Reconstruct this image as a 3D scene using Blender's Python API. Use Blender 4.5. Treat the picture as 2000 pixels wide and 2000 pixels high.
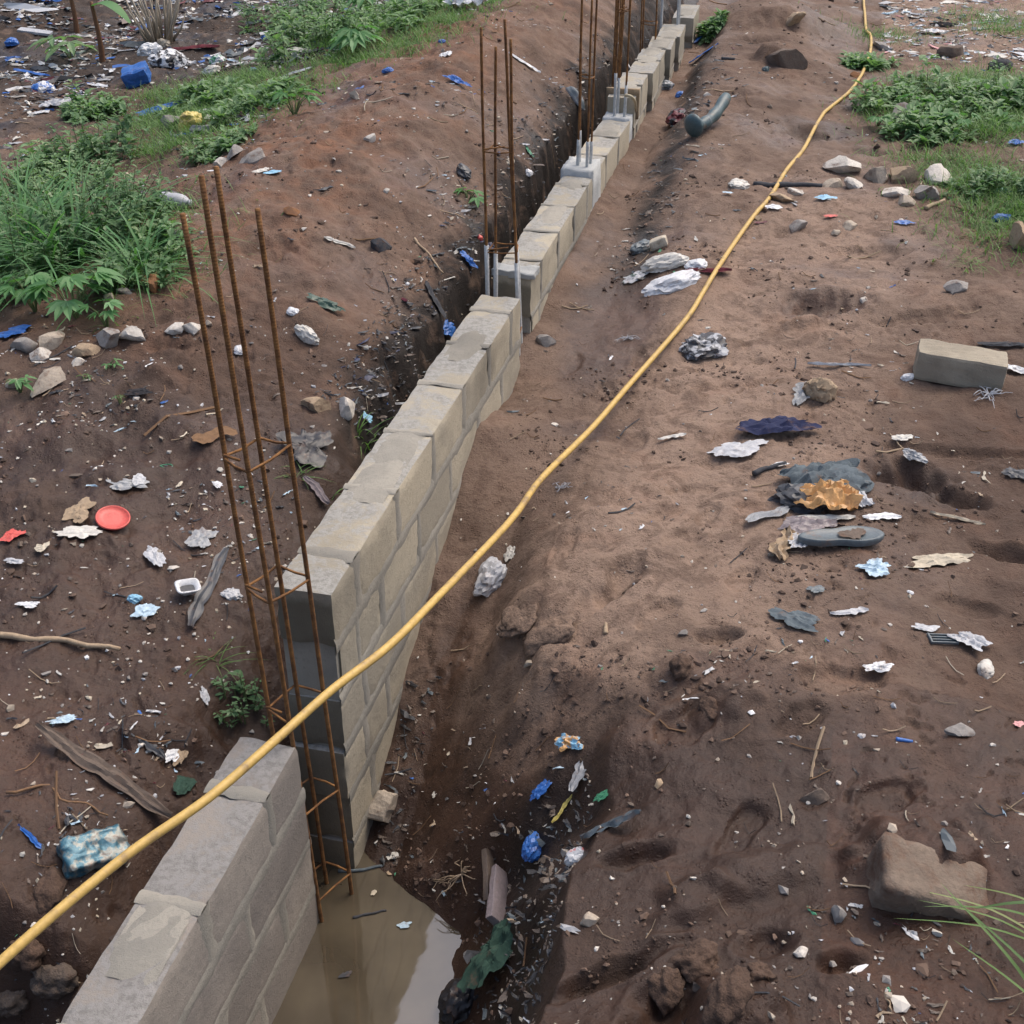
import bpy, bmesh, math, random, time
import numpy as np
from mathutils import Vector, Matrix, noise as mnoise
T0 = time.time()
random.seed(7); RS = np.random.RandomState(11)
for o in list(bpy.data.objects): bpy.data.objects.remove(o)
SC = bpy.context.scene
COL = SC.collection
# ------------------------------------------------------------------ camera
CAM_H = 2.85; TILT = math.radians(31.8); FPX = 2483.0
cam = bpy.data.cameras.new('camera'); camo = bpy.data.objects.new('camera', cam); COL.objects.link(camo)
camo.location = (0, 0, CAM_H); camo.rotation_euler = (math.pi/2 - TILT, 0, 0)
cam.sensor_width = 36; cam.lens = 36*FPX/2000; cam.clip_start = .05; cam.clip_end = 900
SC.camera = camo
# ------------------------------------------------------------------ sky and sun (overcast, light from the far right)
SUN_EL, SUN_AZ = math.radians(60), math.radians(50)      # azimuth clockwise from +Y
w = bpy.data.worlds.new('World'); SC.world = w; w.use_nodes = True
nt = w.node_tree; bg = nt.nodes['Background']
sky = nt.nodes.new('ShaderNodeTexSky'); sky.sky_type = 'NISHITA'; sky.sun_disc = False
sky.sun_elevation = SUN_EL; sky.sun_rotation = SUN_AZ; sky.dust_density = 6.0; sky.air_density = 1.0; sky.ozone_density = 1.0
nt.links.new(sky.outputs[0], bg.inputs[0]); bg.inputs[1].default_value = .15
sl = bpy.data.lights.new('sun', 'SUN'); sl.energy = .8; sl.angle = math.radians(40); sl.color = (1, .95, .88)
so = bpy.data.objects.new('sun', sl); COL.objects.link(so)
sd = Vector((math.sin(SUN_AZ)*math.cos(SUN_EL), math.cos(SUN_AZ)*math.cos(SUN_EL), math.sin(SUN_EL)))
so.rotation_euler = sd.to_track_quat('Z', 'Y').to_euler(); so.location = (8, 8, 12)
SC.view_settings.view_transform = 'Standard'; SC.view_settings.look = 'None'
SC.view_settings.exposure = 0.52; SC.view_settings.gamma = 1
SC.view_settings.use_curve_mapping = False
SC.render.engine = 'CYCLES'; SC.render.resolution_x = 1024; SC.render.resolution_y = 1024

# ------------------------------------------------------------------ noise and rays
def _hash(ix, iy, seed):
    h = (ix.astype(np.int64)*374761393 + iy.astype(np.int64)*668265263 + seed*144665147) & 0xffffffff
    h = ((h ^ (h >> 13))*1274126177) & 0xffffffff
    return (h ^ (h >> 16)) & 0xffffffff
def perlin(x, y, seed=0):
    xi = np.floor(x); yi = np.floor(y); fx = x-xi; fy = y-yi
    u = fx*fx*fx*(fx*(fx*6-15)+10); v = fy*fy*fy*(fy*(fy*6-15)+10)
    def g(dx, dy):
        a = _hash(xi+dx, yi+dy, seed)*(2*math.pi/4294967296.0)
        return np.cos(a)*(fx-dx)+np.sin(a)*(fy-dy)
    a = g(0, 0)*(1-u)+g(1, 0)*u; b = g(0, 1)*(1-u)+g(1, 1)*u
    return (a*(1-v)+b*v)*1.4
def fbm(x, y, seed, octs=3, gain=.5):
    r = 0; a = 1.0
    for i in range(octs):
        r = r+a*perlin(x*2**i, y*2**i, seed+i*17); a *= gain
    return r
def sstep(a, b, x):
    t = np.clip((x-a)/(b-a), 0, 1); return t*t*(3-2*t)
ct, st_ = math.cos(TILT), math.sin(TILT)
def ray(px, py):
    X = (px-1000)/FPX; Y = (1000-py)/FPX
    return X, ct+Y*st_, -st_+Y*ct
def at(px, py, z):
    d = ray(px, py); k = (z-CAM_H)/d[2]; return Vector((d[0]*k, d[1]*k, z))
def at_y(px, py, y):
    d = ray(px, py); k = y/d[1]; return Vector((d[0]*k, y, CAM_H+d[2]*k))
# wall frame: origin at the near right top corner of the long stretch, t along, u to the right
P0 = (-.613, 3.495); EX, EY = .24271, .97010; NX, NY = EY, -EX
WT = .212                                    # wall thickness
def to_ut(x, y): return (x-P0[0])*NX+(y-P0[1])*NY, (x-P0[0])*EX+(y-P0[1])*EY
def from_ut(u, t, z=0): return Vector((P0[0]+u*NX+t*EX, P0[1]+u*NY+t*EY, z))
WATER_Z = -.97

# ------------------------------------------------------------------ ground height
def table(us, ts, rows):
    us = np.array(us); ts = np.array(ts); Z = np.array([r+[r[-1]]*(len(us)-len(r)) for r in rows], float)
    def f(u, t):
        tt = np.clip(np.interp(t, ts, np.arange(len(ts))), 0, len(ts)-1.001); uu = np.clip(np.interp(u, us, np.arange(len(us))), 0, len(us)-1.001)
        i = tt.astype(int); j = uu.astype(int); a = tt-i; b = uu-j
        a = a*a*(3-2*a)*.5+a*.5
        return (Z[i, j]*(1-b)+Z[i, j+1]*b)*(1-a)+(Z[i+1, j]*(1-b)+Z[i+1, j+1]*b)*a
    return f
RIGHT = table([0, .15, .3, .45, .6, .75, .88, 1.0, 1.25, 1.6, 2.2, 3.5],
 [-3, -1.2, -.6, -.2, .1, .4, .8, 1.2, 1.7, 1.9, 2.5, 3, 4, 6, 9, 14], [
 [-1.15, -1.15, -1.15, -1.1, -1.0, -.8, -.4, -.06, .02, .05, .1],
 [-1.15, -1.15, -1.13, -1.08, -1.0, -.84, -.42, -.07, -.02, .0, .03],
 [-1.12, -1.12, -1.1, -1.05, -.96, -.74, -.48, -.14, -.05, -.02, .0],
 [-1.1, -1.09, -1.03, -.97, -.78, -.55, -.38, -.2, -.08, -.02, .02],
 [-1.0, -.95, -.8, -.63, -.46, -.32, -.21, -.13, -.04, 0, .02],
 [-.75, -.72, -.62, -.42, -.2, -.1, -.06, -.03, 0, .02],
 [-.47, -.48, -.42, -.2, -.03, .0, .01],
 [-.27, -.28, -.26, -.13, -.02, .01],
 [-.06, -.07, -.07, -.04, -.01, 0],
 [.03, -.01, -.03, -.03, -.01, 0],
 [-.1, -.06, -.03, -.01, .0, .02],
 [.03, -.0, -.02, -.02, 0, .02, .03],
 [.10, .05, .03, .07, .13, .15, .15, .13],
 [.15, .11, .21, .30, .31, .30, .29, .26, .22],
 [.19, .2, .36, .38, .37, .36, .35, .32, .28, .2],
 [.25, .22, .22, .25, .3, .34, .34, .3, .28, .2]])
LEFT = table([0, .1, .25, .33, .42, .6, .9, 1.3, 1.8, 2.3, 2.9, 4, 6, 9],
 [-1.7, -1.25, -1.0, -.5, 0, .8, 1.5, 2.0, 2.5, 3.3, 4.5, 6, 8, 11, 16], [
 [-.78, -.78, -.75, -.75, -.74, -.72, -.7, -.68, -.6, -.5, -.4],
 [-.78, -.78, -.76, -.74, -.73, -.7, -.66, -.6, -.5, -.35, -.2],
 [-.72, -.62, -.45, -.34, -.26, -.17, -.15, -.13, -.1, -.08],
 [-.55, -.45, -.3, -.25, -.21, -.15, -.12, -.1, -.08, -.05, 0],
 [-.5, -.42, -.3, -.24, -.2, -.14, -.1, -.06, -.03, 0],
 [-.38, -.32, -.2, -.15, -.11, -.04, .0, .05, .08, .08, .02, 0],
 [-.4, -.33, -.15, -.08, 0, .06, .12, .18, .2, .15, .05, 0],
 [-.6, -.6, -.45, -.2, .0, .08, .16, .24, .26, .2, .05, 0],
 [-.75, -.75, -.65, -.4, .0, .1, .2, .28, .3, .22, .06, -.02],
 [-.85, -.85, -.8, -.6, -.02, .12, .25, .38, .42, .34, .12, -.05],
 [-.85, -.85, -.8, -.55, .06, .2, .36, .5, .5, .38, .12, -.05],
 [-.8, -.8, -.75, -.45, .14, .3, .5, .6, .55, .45, .28, .02, 0],
 [-.6, -.6, -.55, -.25, .2, .35, .55, .65, .6, .52, .42, .15, 0, .3],
 [-.2, -.2, -.1, .1, .25, .4, .6, .65, .62, .56, .45, .2, .1, .6],
 [.2, .2, .2, .25, .3, .4, .5, .6, .6, .5, .4, .25, .3, .9]])
# dents: (px, py, plane z, length m, width m, turn deg, depth)
DENTS = [(1215, 1125, 0, .34, .17, 60, .05), (1150, 1160, 0, .3, .13, 50, .022), (1770, 925, 0, .42, .30, -15, .12), (1870, 965, 0, .36, .18, -25, .07),
 (1608, 615, .02, .62, .26, 5, .08), (1580, 268, .2, .5, .35, 0, .07), (1690, 300, .2, .4, .25, 0, .06), (1345, 955, 0, .3, .12, 20, .025), (1240, 860, 0, .28, .12, 70, .022),
 (1180, 760, 0, .3, .12, 75, .02), (1340, 760, 0, .26, .12, 10, .02), (1400, 1245, 0, .2, .1, 0, .04), (1640, 1345, -.02, .36, .17, 8, .035), (1420, 900, 0, .3, .12, 15, .02), (1290, 1010, 0, .28, .12, 40, .02), (1965, 1075, 0, .3, .14, -30, .07),
 (1250, 700, 0, .25, .1, 80, .02), (1100, 1060, 0, .27, .11, 70, .022), (1290, 1190, 0, .27, .11, 35, .024), (1450, 1130, 0, .27, .11, 55, .02), (1500, 760, 0, .28, .11, 20, .02), (1120, 700, 0, .26, .1, 75, .018), (1560, 1420, -.02, .28, .12, 30, .026), (1450, 1600, -.02, .28, .12, 50, .024), (1730, 1560, 0, .28, .12, 15, .024), (1880, 1180, 0, .28, .12, -20, .02), (1330, 1060, 0, .24, .11, 30, .018), (1380, 1010, 0, .2, .1, 60, .018), (1480, 1000, 0, .2, .1, 0, .012), (1700, 520, .05, .5, .2, 0, .03), (1800, 640, .03, .6, .15, 5, .03), (1870, 880, 0, .8, .1, -10, .03),
 (740, 680, .1, .3, .2, 0, .04), (900, 620, .1, .3, .15, 0, .05), (290, 830, 0, .3, .2, 30, .04), (520, 500, .3, .35, .2, 20, .04), (340, 770, 0, .22, .12, 0, .03),
 (1290, 1960, 0, .3, .2, 50, .09), (1190, 1870, -.02, .5, .09, 20, .07), (1500, 1830, -.02, .2, .15, 30, .05), (1650, 1880, 0, .16, .1, 10, .06), (1350, 1400, -.02, .3, .2, 30, .04), (1250, 1640, -.04, .3, .12, 10, .06),
 (1420, 190, .3, .5, .3, 0, .06), (1480, 90, .3, .6, .3, 0, .07), (1560, 200, .25, .4, .2, 0, .05)]
BUMPS = [(1050, 1240, 0, .36, .26, 55, .05), (1000, 1130, 0, .3, .2, 60, .03), (1500, 45, .35, 1.8, .9, 12, .16), (1520, 125, .3, .5, .3, 0, .12), (1450, 1970, 0, .3, .25, 20, .09), (1780, 1690, 0, .42, .34, -5, .10), (1420, 1380, -.02, .3, .18, 25, .05),
 (1570, 645, .02, .3, .1, 20, .05), (1500, 1690, -.02, .5, .2, 10, .04), (1360, 1750, -.04, .3, .2, 25, .05), (1320, 1310, 0, .2, .16, 60, .04), (250, 950, 0, .5, .2, 10, .04), (300, 1380, -.08, .5, .16, 20, .05)]
_dd = []
for sgn, L in ((-1, DENTS), (1, BUMPS)):
    for (px, py, z, l, wd, a, dep) in L:
        p = at(px, py, z); _dd.append((p.x, p.y, l/2, wd/2, math.radians(a), sgn*dep, sgn))
def height(x, y, fine=True):
    x = np.asarray(x, float); y = np.asarray(y, float)
    wx = .05*perlin(x*2.3, y*2.3, 3)+.025*perlin(x*7, y*7, 4); wy = .06*perlin(x*2.1, y*2.1, 5)+.03*perlin(x*6.5, y*6.5, 6)
    u0, t0 = to_ut(x, y)
    u, t = to_ut(x+wx, y+wy)
    ur = np.where(u0 < .12, u0, u)
    right = RIGHT(np.maximum(ur, 0), t)
    v = -(u+WT); v0 = -(u0+WT)
    left = LEFT(np.maximum(v, 0), t)
    m = (u0 > -WT+.02)
    z = np.where(m, right, left)
    far = np.hypot(x, y-6)
    z = z*(1-sstep(25, 60, far))
    rough = .55+.6*np.clip(perlin(x*.9+4, y*.9, 31)+.2, 0, 1)+.5*(v0 > .2)
    calm = 1-.8*np.exp(-((u0-.22)/.22)**2)*sstep(.8, 1.4, t0)          # silted floor beside the wall
    n = .035*fbm(x*1.3, y*1.3, 41, 2)+.018*fbm(x*4.2, y*4.2, 43, 2)
    for (cx, cy, a, b, an, dep, sgn) in _dd:
        dx = x-cx; dy = y-cy; c, s = math.cos(an), math.sin(an)
        p = (dx*c+dy*s)/a; q = (-dx*s+dy*c)/b
        sel = (np.abs(p) < 2) & (np.abs(q) < 2)
        if not sel.any(): continue
        ps, qs = p[sel], q[sel]
        r = np.sqrt(ps*ps+qs*qs)+.26*perlin(x[sel]*13, y[sel]*13, 51)*min(1, .3/a)
        f = (1-sstep(.62, .98, r) if dep > -.045 else 1-sstep(.25, 1.05, r)) if sgn < 0 else (1-sstep(.35, 1.15, r))
        rim = np.exp(-((r-1.12)/.16)**2)*.28*(sgn < 0)
        zz = z[sel]; zz = zz+dep*f-dep*rim*.6*np.clip(perlin(x[sel]*9, y[sel]*9, 55)+.4, 0, 1); z[sel] = zz
    n = n+.035*fbm(x*2.6+9, y*2.6, 45, 3)*sstep(.5, 1.0, v0)+.012*fbm(x*3.1, y*3.1, 47, 2)*sstep(.9, 1.3, u0)*sstep(.6, -.2, t0)
    if fine:
        n = n+rough*.010*fbm(x*8+2*wx, y*8, 61, 5, .62)+.004*np.abs(fbm(x*31, y*31, 75, 2, .6))*rough
        crumb = np.clip(perlin(x*21, y*21, 63)*1.2+perlin(x*47, y*47, 64)*.7-.32, 0, .8)
        patch = sstep(.0, .4, perlin(x*1.7, y*1.7, 65)+.10)
        n = n+.012*crumb*patch*rough
        pit = sstep(.42, .62, perlin(x*10+3*wx, y*10, 67)+.55*perlin(x*24, y*24, 68)+.2*perlin(x*60, y*60, 69))*sstep(-.15, .3, perlin(x*1.1, y*1.1, 70))
        n = n-.014*pit
        # little terraces where rain has cut the crust
        k = fbm(x*2.2, y*2.2, 71, 3); e = (k*3.2) % 1.0
        n = n+.010*sstep(.0, .02, e)*(1-sstep(.02, .5, e))*(rough-.15)*sstep(.25, .55, perlin(x*1.3+7, y*1.3, 73)+.1)*(t0 > .5)
    return z+n*calm
def masks(x, y, z):
    u, t = to_ut(x, y); v = -(u+WT)
    n1 = fbm(x*1.1, y*1.1, 81, 4); n2 = fbm(x*2.7, y*2.7, 85, 3)
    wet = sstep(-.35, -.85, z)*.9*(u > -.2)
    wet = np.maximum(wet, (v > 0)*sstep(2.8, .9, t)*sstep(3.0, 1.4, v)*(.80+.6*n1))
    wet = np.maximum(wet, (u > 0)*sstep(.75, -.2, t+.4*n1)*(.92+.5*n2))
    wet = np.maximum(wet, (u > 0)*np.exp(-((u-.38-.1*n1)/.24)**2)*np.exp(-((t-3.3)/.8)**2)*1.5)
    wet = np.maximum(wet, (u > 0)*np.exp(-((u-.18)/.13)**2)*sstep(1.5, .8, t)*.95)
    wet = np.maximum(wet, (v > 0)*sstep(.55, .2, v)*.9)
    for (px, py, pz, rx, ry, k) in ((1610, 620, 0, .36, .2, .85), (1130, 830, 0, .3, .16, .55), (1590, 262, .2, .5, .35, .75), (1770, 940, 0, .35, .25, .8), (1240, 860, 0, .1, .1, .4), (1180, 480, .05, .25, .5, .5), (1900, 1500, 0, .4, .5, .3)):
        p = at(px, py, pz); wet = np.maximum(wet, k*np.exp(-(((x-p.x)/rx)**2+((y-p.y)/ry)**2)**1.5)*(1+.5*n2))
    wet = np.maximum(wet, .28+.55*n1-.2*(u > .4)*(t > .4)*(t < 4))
    red = np.exp(-((v-1.8)/.8)**2)*sstep(1.5, 3, t)*.9+.35*n2
    red = np.maximum(red, .8*np.exp(-((v-1.3)/.5)**2-((t+.5)/.4)**2))
    red = np.maximum(red, .5*(u > 1.7)*sstep(1, -.5, t))
    muck_shade = np.clip((v > 2.6)*sstep(5, 8, t+1.5*n1)*.8+(v > 0)*sstep(.62, .42, v+.12*n2)*sstep(1.2, 2.2, t)*1.3, 0, 1)  # dark rubbish soil; on the trench cut its deep shade is painted in too
    sand = .40+(u > 0)*np.exp(-((u-.95-.12*(t-1)*(t > 1))/.62)**2)*sstep(-.1, .7, t+.3*n2)*(1-sstep(4.5, 7, t))*.75-.3*sstep(1.5, 2.3, u+.4*n1)*(1-sstep(2.5, 4, t))
    sand = sand+.35*n1+.15*n2-.3*(v > 0)*sstep(3.2, 1.5, t)-.45*(u > 0)*sstep(.45, -.25, t+.3*n2)+.5*(u > 1.8)*sstep(8, 11, t)
    muck_shade = np.maximum(muck_shade, np.exp(-((u-.40+.035*(t-4)-.06*n2)/.10)**2)*sstep(3.5, 4.2, t)*(1-sstep(8.5, 10, t)))
    muck_shade = np.maximum(muck_shade, .9*np.exp(-((u-.80-.1*n2)/.13)**2)*sstep(.15, -.15, t)*(z < -.1))
    return np.clip(wet, 0, 1), np.clip(red, 0, 1), np.clip(muck_shade, 0, 1), np.clip(sand, 0, 1)
# ------------------------------------------------------------------ materials
MATS = {}
def new_mat(name):
    m = bpy.data.materials.new(name); m.use_nodes = True; return m, m.node_tree, m.node_tree.nodes['Principled BSDF']
def N(nt, t, **kw):
    n = nt.nodes.new('ShaderNode'+t)
    for k, v in kw.items(): setattr(n, k, v)
    return n
def mixc(nt, fac, a, b, mode='MIX'):
    n = N(nt, 'Mix', data_type='RGBA', blend_type=mode)
    for s, v in ((n.inputs[0], fac), (n.inputs[6], a), (n.inputs[7], b)):
        if hasattr(v, 'is_output') or hasattr(v, 'links'): nt.links.new(v, s)
        elif isinstance(v, (int, float)): s.default_value = v
        else: s.default_value = (*v, 1)
    return n.outputs[2]
def mth(nt, op, a, b=None, clamp=False):
    n = N(nt, 'Math', operation=op, use_clamp=clamp)
    for s, v in ((n.inputs[0], a), (n.inputs[1], b)):
        if v is None: continue
        if hasattr(v, 'links'): nt.links.new(v, s)
        else: s.default_value = v
    return n.outputs[0]
def noi(nt, scale, detail=4, rough=.55, coord=None, dist=0):
    n = N(nt, 'TexNoise'); n.inputs['Scale'].default_value = scale; n.inputs['Detail'].default_value = detail
    n.inputs['Roughness'].default_value = rough; n.inputs['Distortion'].default_value = dist
    if coord is not None: nt.links.new(coord, n.inputs['Vector'])
    return n.outputs[0]
def ramp(nt, fac, a, b):
    n = N(nt, 'MapRange', interpolation_type='SMOOTHSTEP'); n.inputs[1].default_value = a; n.inputs[2].default_value = b
    nt.links.new(fac, n.inputs[0]); return n.outputs[0]
def bump(nt, bs, h, dist, strength=1.0):
    n = N(nt, 'Bump'); n.inputs['Distance'].default_value = dist; n.inputs['Strength'].default_value = strength
    nt.links.new(h, n.inputs['Height']); nt.links.new(n.outputs[0], bs.inputs['Normal'])
SOIL = (.125, .072, .048)
def soil_material():
    m, nt, bs = new_mat('soil')
    geo = N(nt, 'NewGeometry').outputs['Position']
    A = {}
    for k in ('wet', 'red', 'muck_shade', 'sand'): a = N(nt, 'Attribute', attribute_name=k); A[k] = a.outputs['Fac']
    n1 = noi(nt, 2.5, 8, .6, geo); n2 = noi(nt, 14, 8, .65, geo); n3 = noi(nt, 90, 6, .7, geo); n4 = noi(nt, 6, 6, .6, geo, .6)
    sf = mth(nt, 'ADD', A['sand'], mth(nt, 'MULTIPLY', mth(nt, 'SUBTRACT', n1, .5), .9), True)
    c = mixc(nt, sf, (.105, .068, .050), (.315, .222, .165))
    c = mixc(nt, mth(nt, 'MULTIPLY', ramp(nt, noi(nt, 5, 10, .7, geo, .8), .48, .60), .55), c, (.115, .072, .052))
    c = mixc(nt, mth(nt, 'MULTIPLY', ramp(nt, noi(nt, 38, 10, .75, geo), .54, .64), .55), c, (.085, .053, .039))
    c = mixc(nt, mth(nt, 'MULTIPLY', A['red'], ramp(nt, n4, .3, .7)), c, (.235, .118, .070))
    c = mixc(nt, mth(nt, 'MULTIPLY', ramp(nt, n2, .55, .72), .45), c, (.10, .058, .040))
    c = mixc(nt, mth(nt, 'MULTIPLY', ramp(nt, n3, .62, .75), .35), c, (.33, .25, .19))
    c = mixc(nt, mth(nt, 'MULTIPLY', ramp(nt, n3, .40, .28), .5), c, (.05, .03, .022))
    c = mixc(nt, mth(nt, 'MULTIPLY', A['muck_shade'], ramp(nt, n4, .25, .5)), c, (.03, .024, .021))
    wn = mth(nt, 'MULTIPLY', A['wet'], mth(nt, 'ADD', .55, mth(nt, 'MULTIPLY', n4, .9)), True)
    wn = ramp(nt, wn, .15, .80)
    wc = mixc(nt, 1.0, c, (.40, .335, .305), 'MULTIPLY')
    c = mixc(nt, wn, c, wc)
    nt.links.new(c, bs.inputs['Base Color'])
    r = mth(nt, 'SUBTRACT', .93, mth(nt, 'MULTIPLY', wn, .56)); r2 = mth(nt, 'ADD', r, mth(nt, 'MULTIPLY', mth(nt, 'SUBTRACT', n2, .5), .25), True)
    nt.links.new(r2, bs.inputs['Roughness']); bs.inputs['Specular IOR Level'].default_value = .35
    hh = mth(nt, 'ADD', mth(nt, 'MULTIPLY', noi(nt, 35, 10, .72, geo), .55), mth(nt, 'MULTIPLY', n3, .25))
    hh = mth(nt, 'ADD', hh, mth(nt, 'MULTIPLY', noi(nt, 300, 3, .6, geo), .14))
    vo = N(nt, 'TexVoronoi'); vo.inputs['Scale'].default_value = 75; nt.links.new(geo, vo.inputs['Vector'])
    gr = mth(nt, 'MULTIPLY', ramp(nt, vo.outputs['Distance'], .42, .1), ramp(nt, n2, .48, .62)); hh = mth(nt, 'ADD', hh, mth(nt, 'MULTIPLY', gr, .22))
    bump(nt, bs, mth(nt, 'MULTIPLY', hh, mth(nt, 'SUBTRACT', 1.0, mth(nt, 'MULTIPLY', wn, .6))), .03, 1.0)
    return m
def basic(name, col, rough=.6, dirt=.35, dirtcol=SOIL, bumpd=.0, bscale=60, metal=0, trans=0, var=0.0, nscale=9, spec=.4, col2=None):
    key = name
    if key in MATS: return MATS[key]
    m, nt, bs = new_mat(name)
    oc = N(nt, 'TexCoord').outputs['Object']
    oi = N(nt, 'ObjectInfo').outputs['Random']
    off = N(nt, 'VectorMath', operation='ADD'); nt.links.new(oc, off.inputs[0])
    mm = mth(nt, 'MULTIPLY', oi, 37.0); cb = N(nt, 'CombineXYZ'); nt.links.new(mm, cb.inputs[0]); nt.links.new(mm, cb.inputs[1]); nt.links.new(cb.outputs[0], off.inputs[1])
    V = off.outputs[0]
    n1 = noi(nt, nscale, 6, .6, V); n2 = noi(nt, nscale*6, 5, .65, V)
    c = mixc(nt, ramp(nt, n2, .3, .7), tuple(x*.82 for x in col), tuple(min(1, x*1.12) for x in col))
    if col2: c = mixc(nt, ramp(nt, n1, .46, .54), c, col2)
    if var:
        c = mixc(nt, mth(nt, 'MULTIPLY', oi, var), c, tuple(x*.45 for x in col))
    if dirt:
        c = mixc(nt, mth(nt, 'MULTIPLY', ramp(nt, mth(nt, 'ADD', mth(nt, 'MULTIPLY', n1, .7), mth(nt, 'MULTIPLY', n2, .3)), .62-.25*dirt, .70-.12*dirt), min(1, .35+dirt)), c, dirtcol)
    nt.links.new(c, bs.inputs['Base Color']); bs.inputs['Roughness'].default_value = rough; bs.inputs['Metallic'].default_value = metal
    bs.inputs['Specular IOR Level'].default_value = spec
    if trans: bs.inputs['Transmission Weight'].default_value = trans
    if bumpd: bump(nt, bs, noi(nt, bscale, 6, .65, V), bumpd, .9)
    MATS[key] = m; return m
def leaf_mat(name, c1, c2, c3):
    if name in MATS: return MATS[name]
    m, nt, bs = new_mat(name)
    a = N(nt, 'Attribute', attribute_name='tone').outputs['Fac']
    c = mixc(nt, ramp(nt, a, 0, .55), c1, c2); c = mixc(nt, ramp(nt, a, .8, 1), c, c3)
    nt.links.new(c, bs.inputs['Base Color']); bs.inputs['Roughness'].default_value = .5; bs.inputs['Specular IOR Level'].default_value = .35
    tr = N(nt, 'BsdfTranslucent'); nt.links.new(mixc(nt, 1, c, (1.0, 1.25, .6), 'MULTIPLY'), tr.inputs[0])
    ms = N(nt, 'MixShader'); ms.inputs[0].default_value = .38; nt.links.new(bs.outputs[0], ms.inputs[1]); nt.links.new(tr.outputs[0], ms.inputs[2])
    nt.links.new(ms.outputs[0], nt.nodes['Material Output'].inputs[0]); MATS[name] = m; return m
def attr_mat(name, rough=.6):
    m, nt, bs = new_mat(name); a = N(nt, 'Attribute', attribute_name='tint'); nt.links.new(a.outputs['Color'], bs.inputs['Base Color'])
    bs.inputs['Roughness'].default_value = rough; return m
def concrete(name, base, alt, dark, damp=False, top=None):
    if name in MATS: return MATS[name]
    m, nt, bs = new_mat(name)
    P = N(nt, 'NewGeometry'); pos = P.outputs['Position']; oi = N(nt, 'ObjectInfo').outputs['Random']
    n1 = noi(nt, 5, 6, .6, pos, .5); n2 = noi(nt, 45, 8, .7, pos); n3 = noi(nt, 220, 4, .7, pos); n4 = noi(nt, 1.8, 4, .5, pos)
    c = mixc(nt, ramp(nt, mth(nt, 'ADD', mth(nt, 'MULTIPLY', n1, .7), mth(nt, 'MULTIPLY', oi, .3)), .35, .65), base, alt)
    c = mixc(nt, mth(nt, 'MULTIPLY', ramp(nt, n2, .5, .75), .5), c, dark)
    c = mixc(nt, mth(nt, 'MULTIPLY', ramp(nt, n4, .5, .75), .55), c, tuple(x*.5 for x in base))
    c = mixc(nt, mth(nt, 'MULTIPLY', ramp(nt, n3, .66, .74), .5), c, (.05, .045, .04))
    c = mixc(nt, mth(nt, 'MULTIPLY', ramp(nt, n3, .36, .28), .35), c, (.55, .52, .46))
    if top is not None:   # skim of grey bedding mortar left on the upper faces
        nz = N(nt, 'SeparateXYZ'); nt.links.new(P.outputs['Normal'], nz.inputs[0])
        f = mth(nt, 'MULTIPLY', ramp(nt, nz.outputs[2], .75, .92), ramp(nt, mth(nt, 'ADD', mth(nt, 'MULTIPLY', n1, .75), mth(nt, 'MULTIPLY', n2, .25)), .40, .52))
        c = mixc(nt, mth(nt, 'MULTIPLY', f, .85), c, mixc(nt, ramp(nt, n2, .35, .6), tuple(x*.62 for x in top), top))
    if damp:          # algae, damp and painted shade on ends turned from the light; ragged edge
        dt = N(nt, 'VectorMath', operation='DOT_PRODUCT'); nt.links.new(P.outputs['Normal'], dt.inputs[0]); dt.inputs[1].default_value = (-EX, -EY, 0)
        sx = N(nt, 'SeparateXYZ'); nt.links.new(pos, sx.inputs[0])
        edge = mth(nt, 'ADD', sx.outputs[2], mth(nt, 'MULTIPLY', n1, .12))
        f = mth(nt, 'MULTIPLY', ramp(nt, dt.outputs['Value'], .55, .8), ramp(nt, edge, .385, .345))
        c = mixc(nt, mth(nt, 'MULTIPLY', f, .62), c, (.085, .074, .05))
    nt.links.new(c, bs.inputs['Base Color']); bs.inputs['Roughness'].default_value = .9; bs.inputs['Specular IOR Level'].default_value = .25
    bump(nt, bs, mth(nt, 'ADD', mth(nt, 'MULTIPLY', n2, .6), mth(nt, 'MULTIPLY', n3, .4)), .008, .9)
    MATS[name] = m; return m
# ------------------------------------------------------------------ object helpers
def mesh_obj(name, V, F, mat, parent=None, smooth=False, attrs=None, loc=None):
    me = bpy.data.meshes.new(name); me.from_pydata([tuple(v) for v in V], [], F); me.update()
    if smooth: me.polygons.foreach_set('use_smooth', [True]*len(me.polygons))
    if attrs:
        for k, val in attrs.items():
            val = np.asarray(val, float)
            if val.ndim == 1:
                a = me.attributes.new(k, 'FLOAT', 'POINT'); a.data.foreach_set('value', val)
            else:
                a = me.attributes.new(k, 'FLOAT_COLOR', 'POINT'); a.data.foreach_set('color', np.c_[val, np.ones(len(val))].ravel())
    if mat: me.materials.append(mat)
    o = bpy.data.objects.new(name, me); COL.objects.link(o)
    if loc is not None: o.location = loc
    if parent: o.parent = parent
    return o
def empty(name, loc=(0, 0, 0), rz=0):
    o = bpy.data.objects.new(name, None); COL.objects.link(o); o.location = loc; o.rotation_euler = (0, 0, rz); o.empty_display_size = .1; return o
def tag(o, label=None, cat=None, group=None, kind=None):
    if label: o['label'] = label
    if cat: o['category'] = cat
    if group: o['group'] = group
    if kind: o['kind'] = kind
    return o
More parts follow.
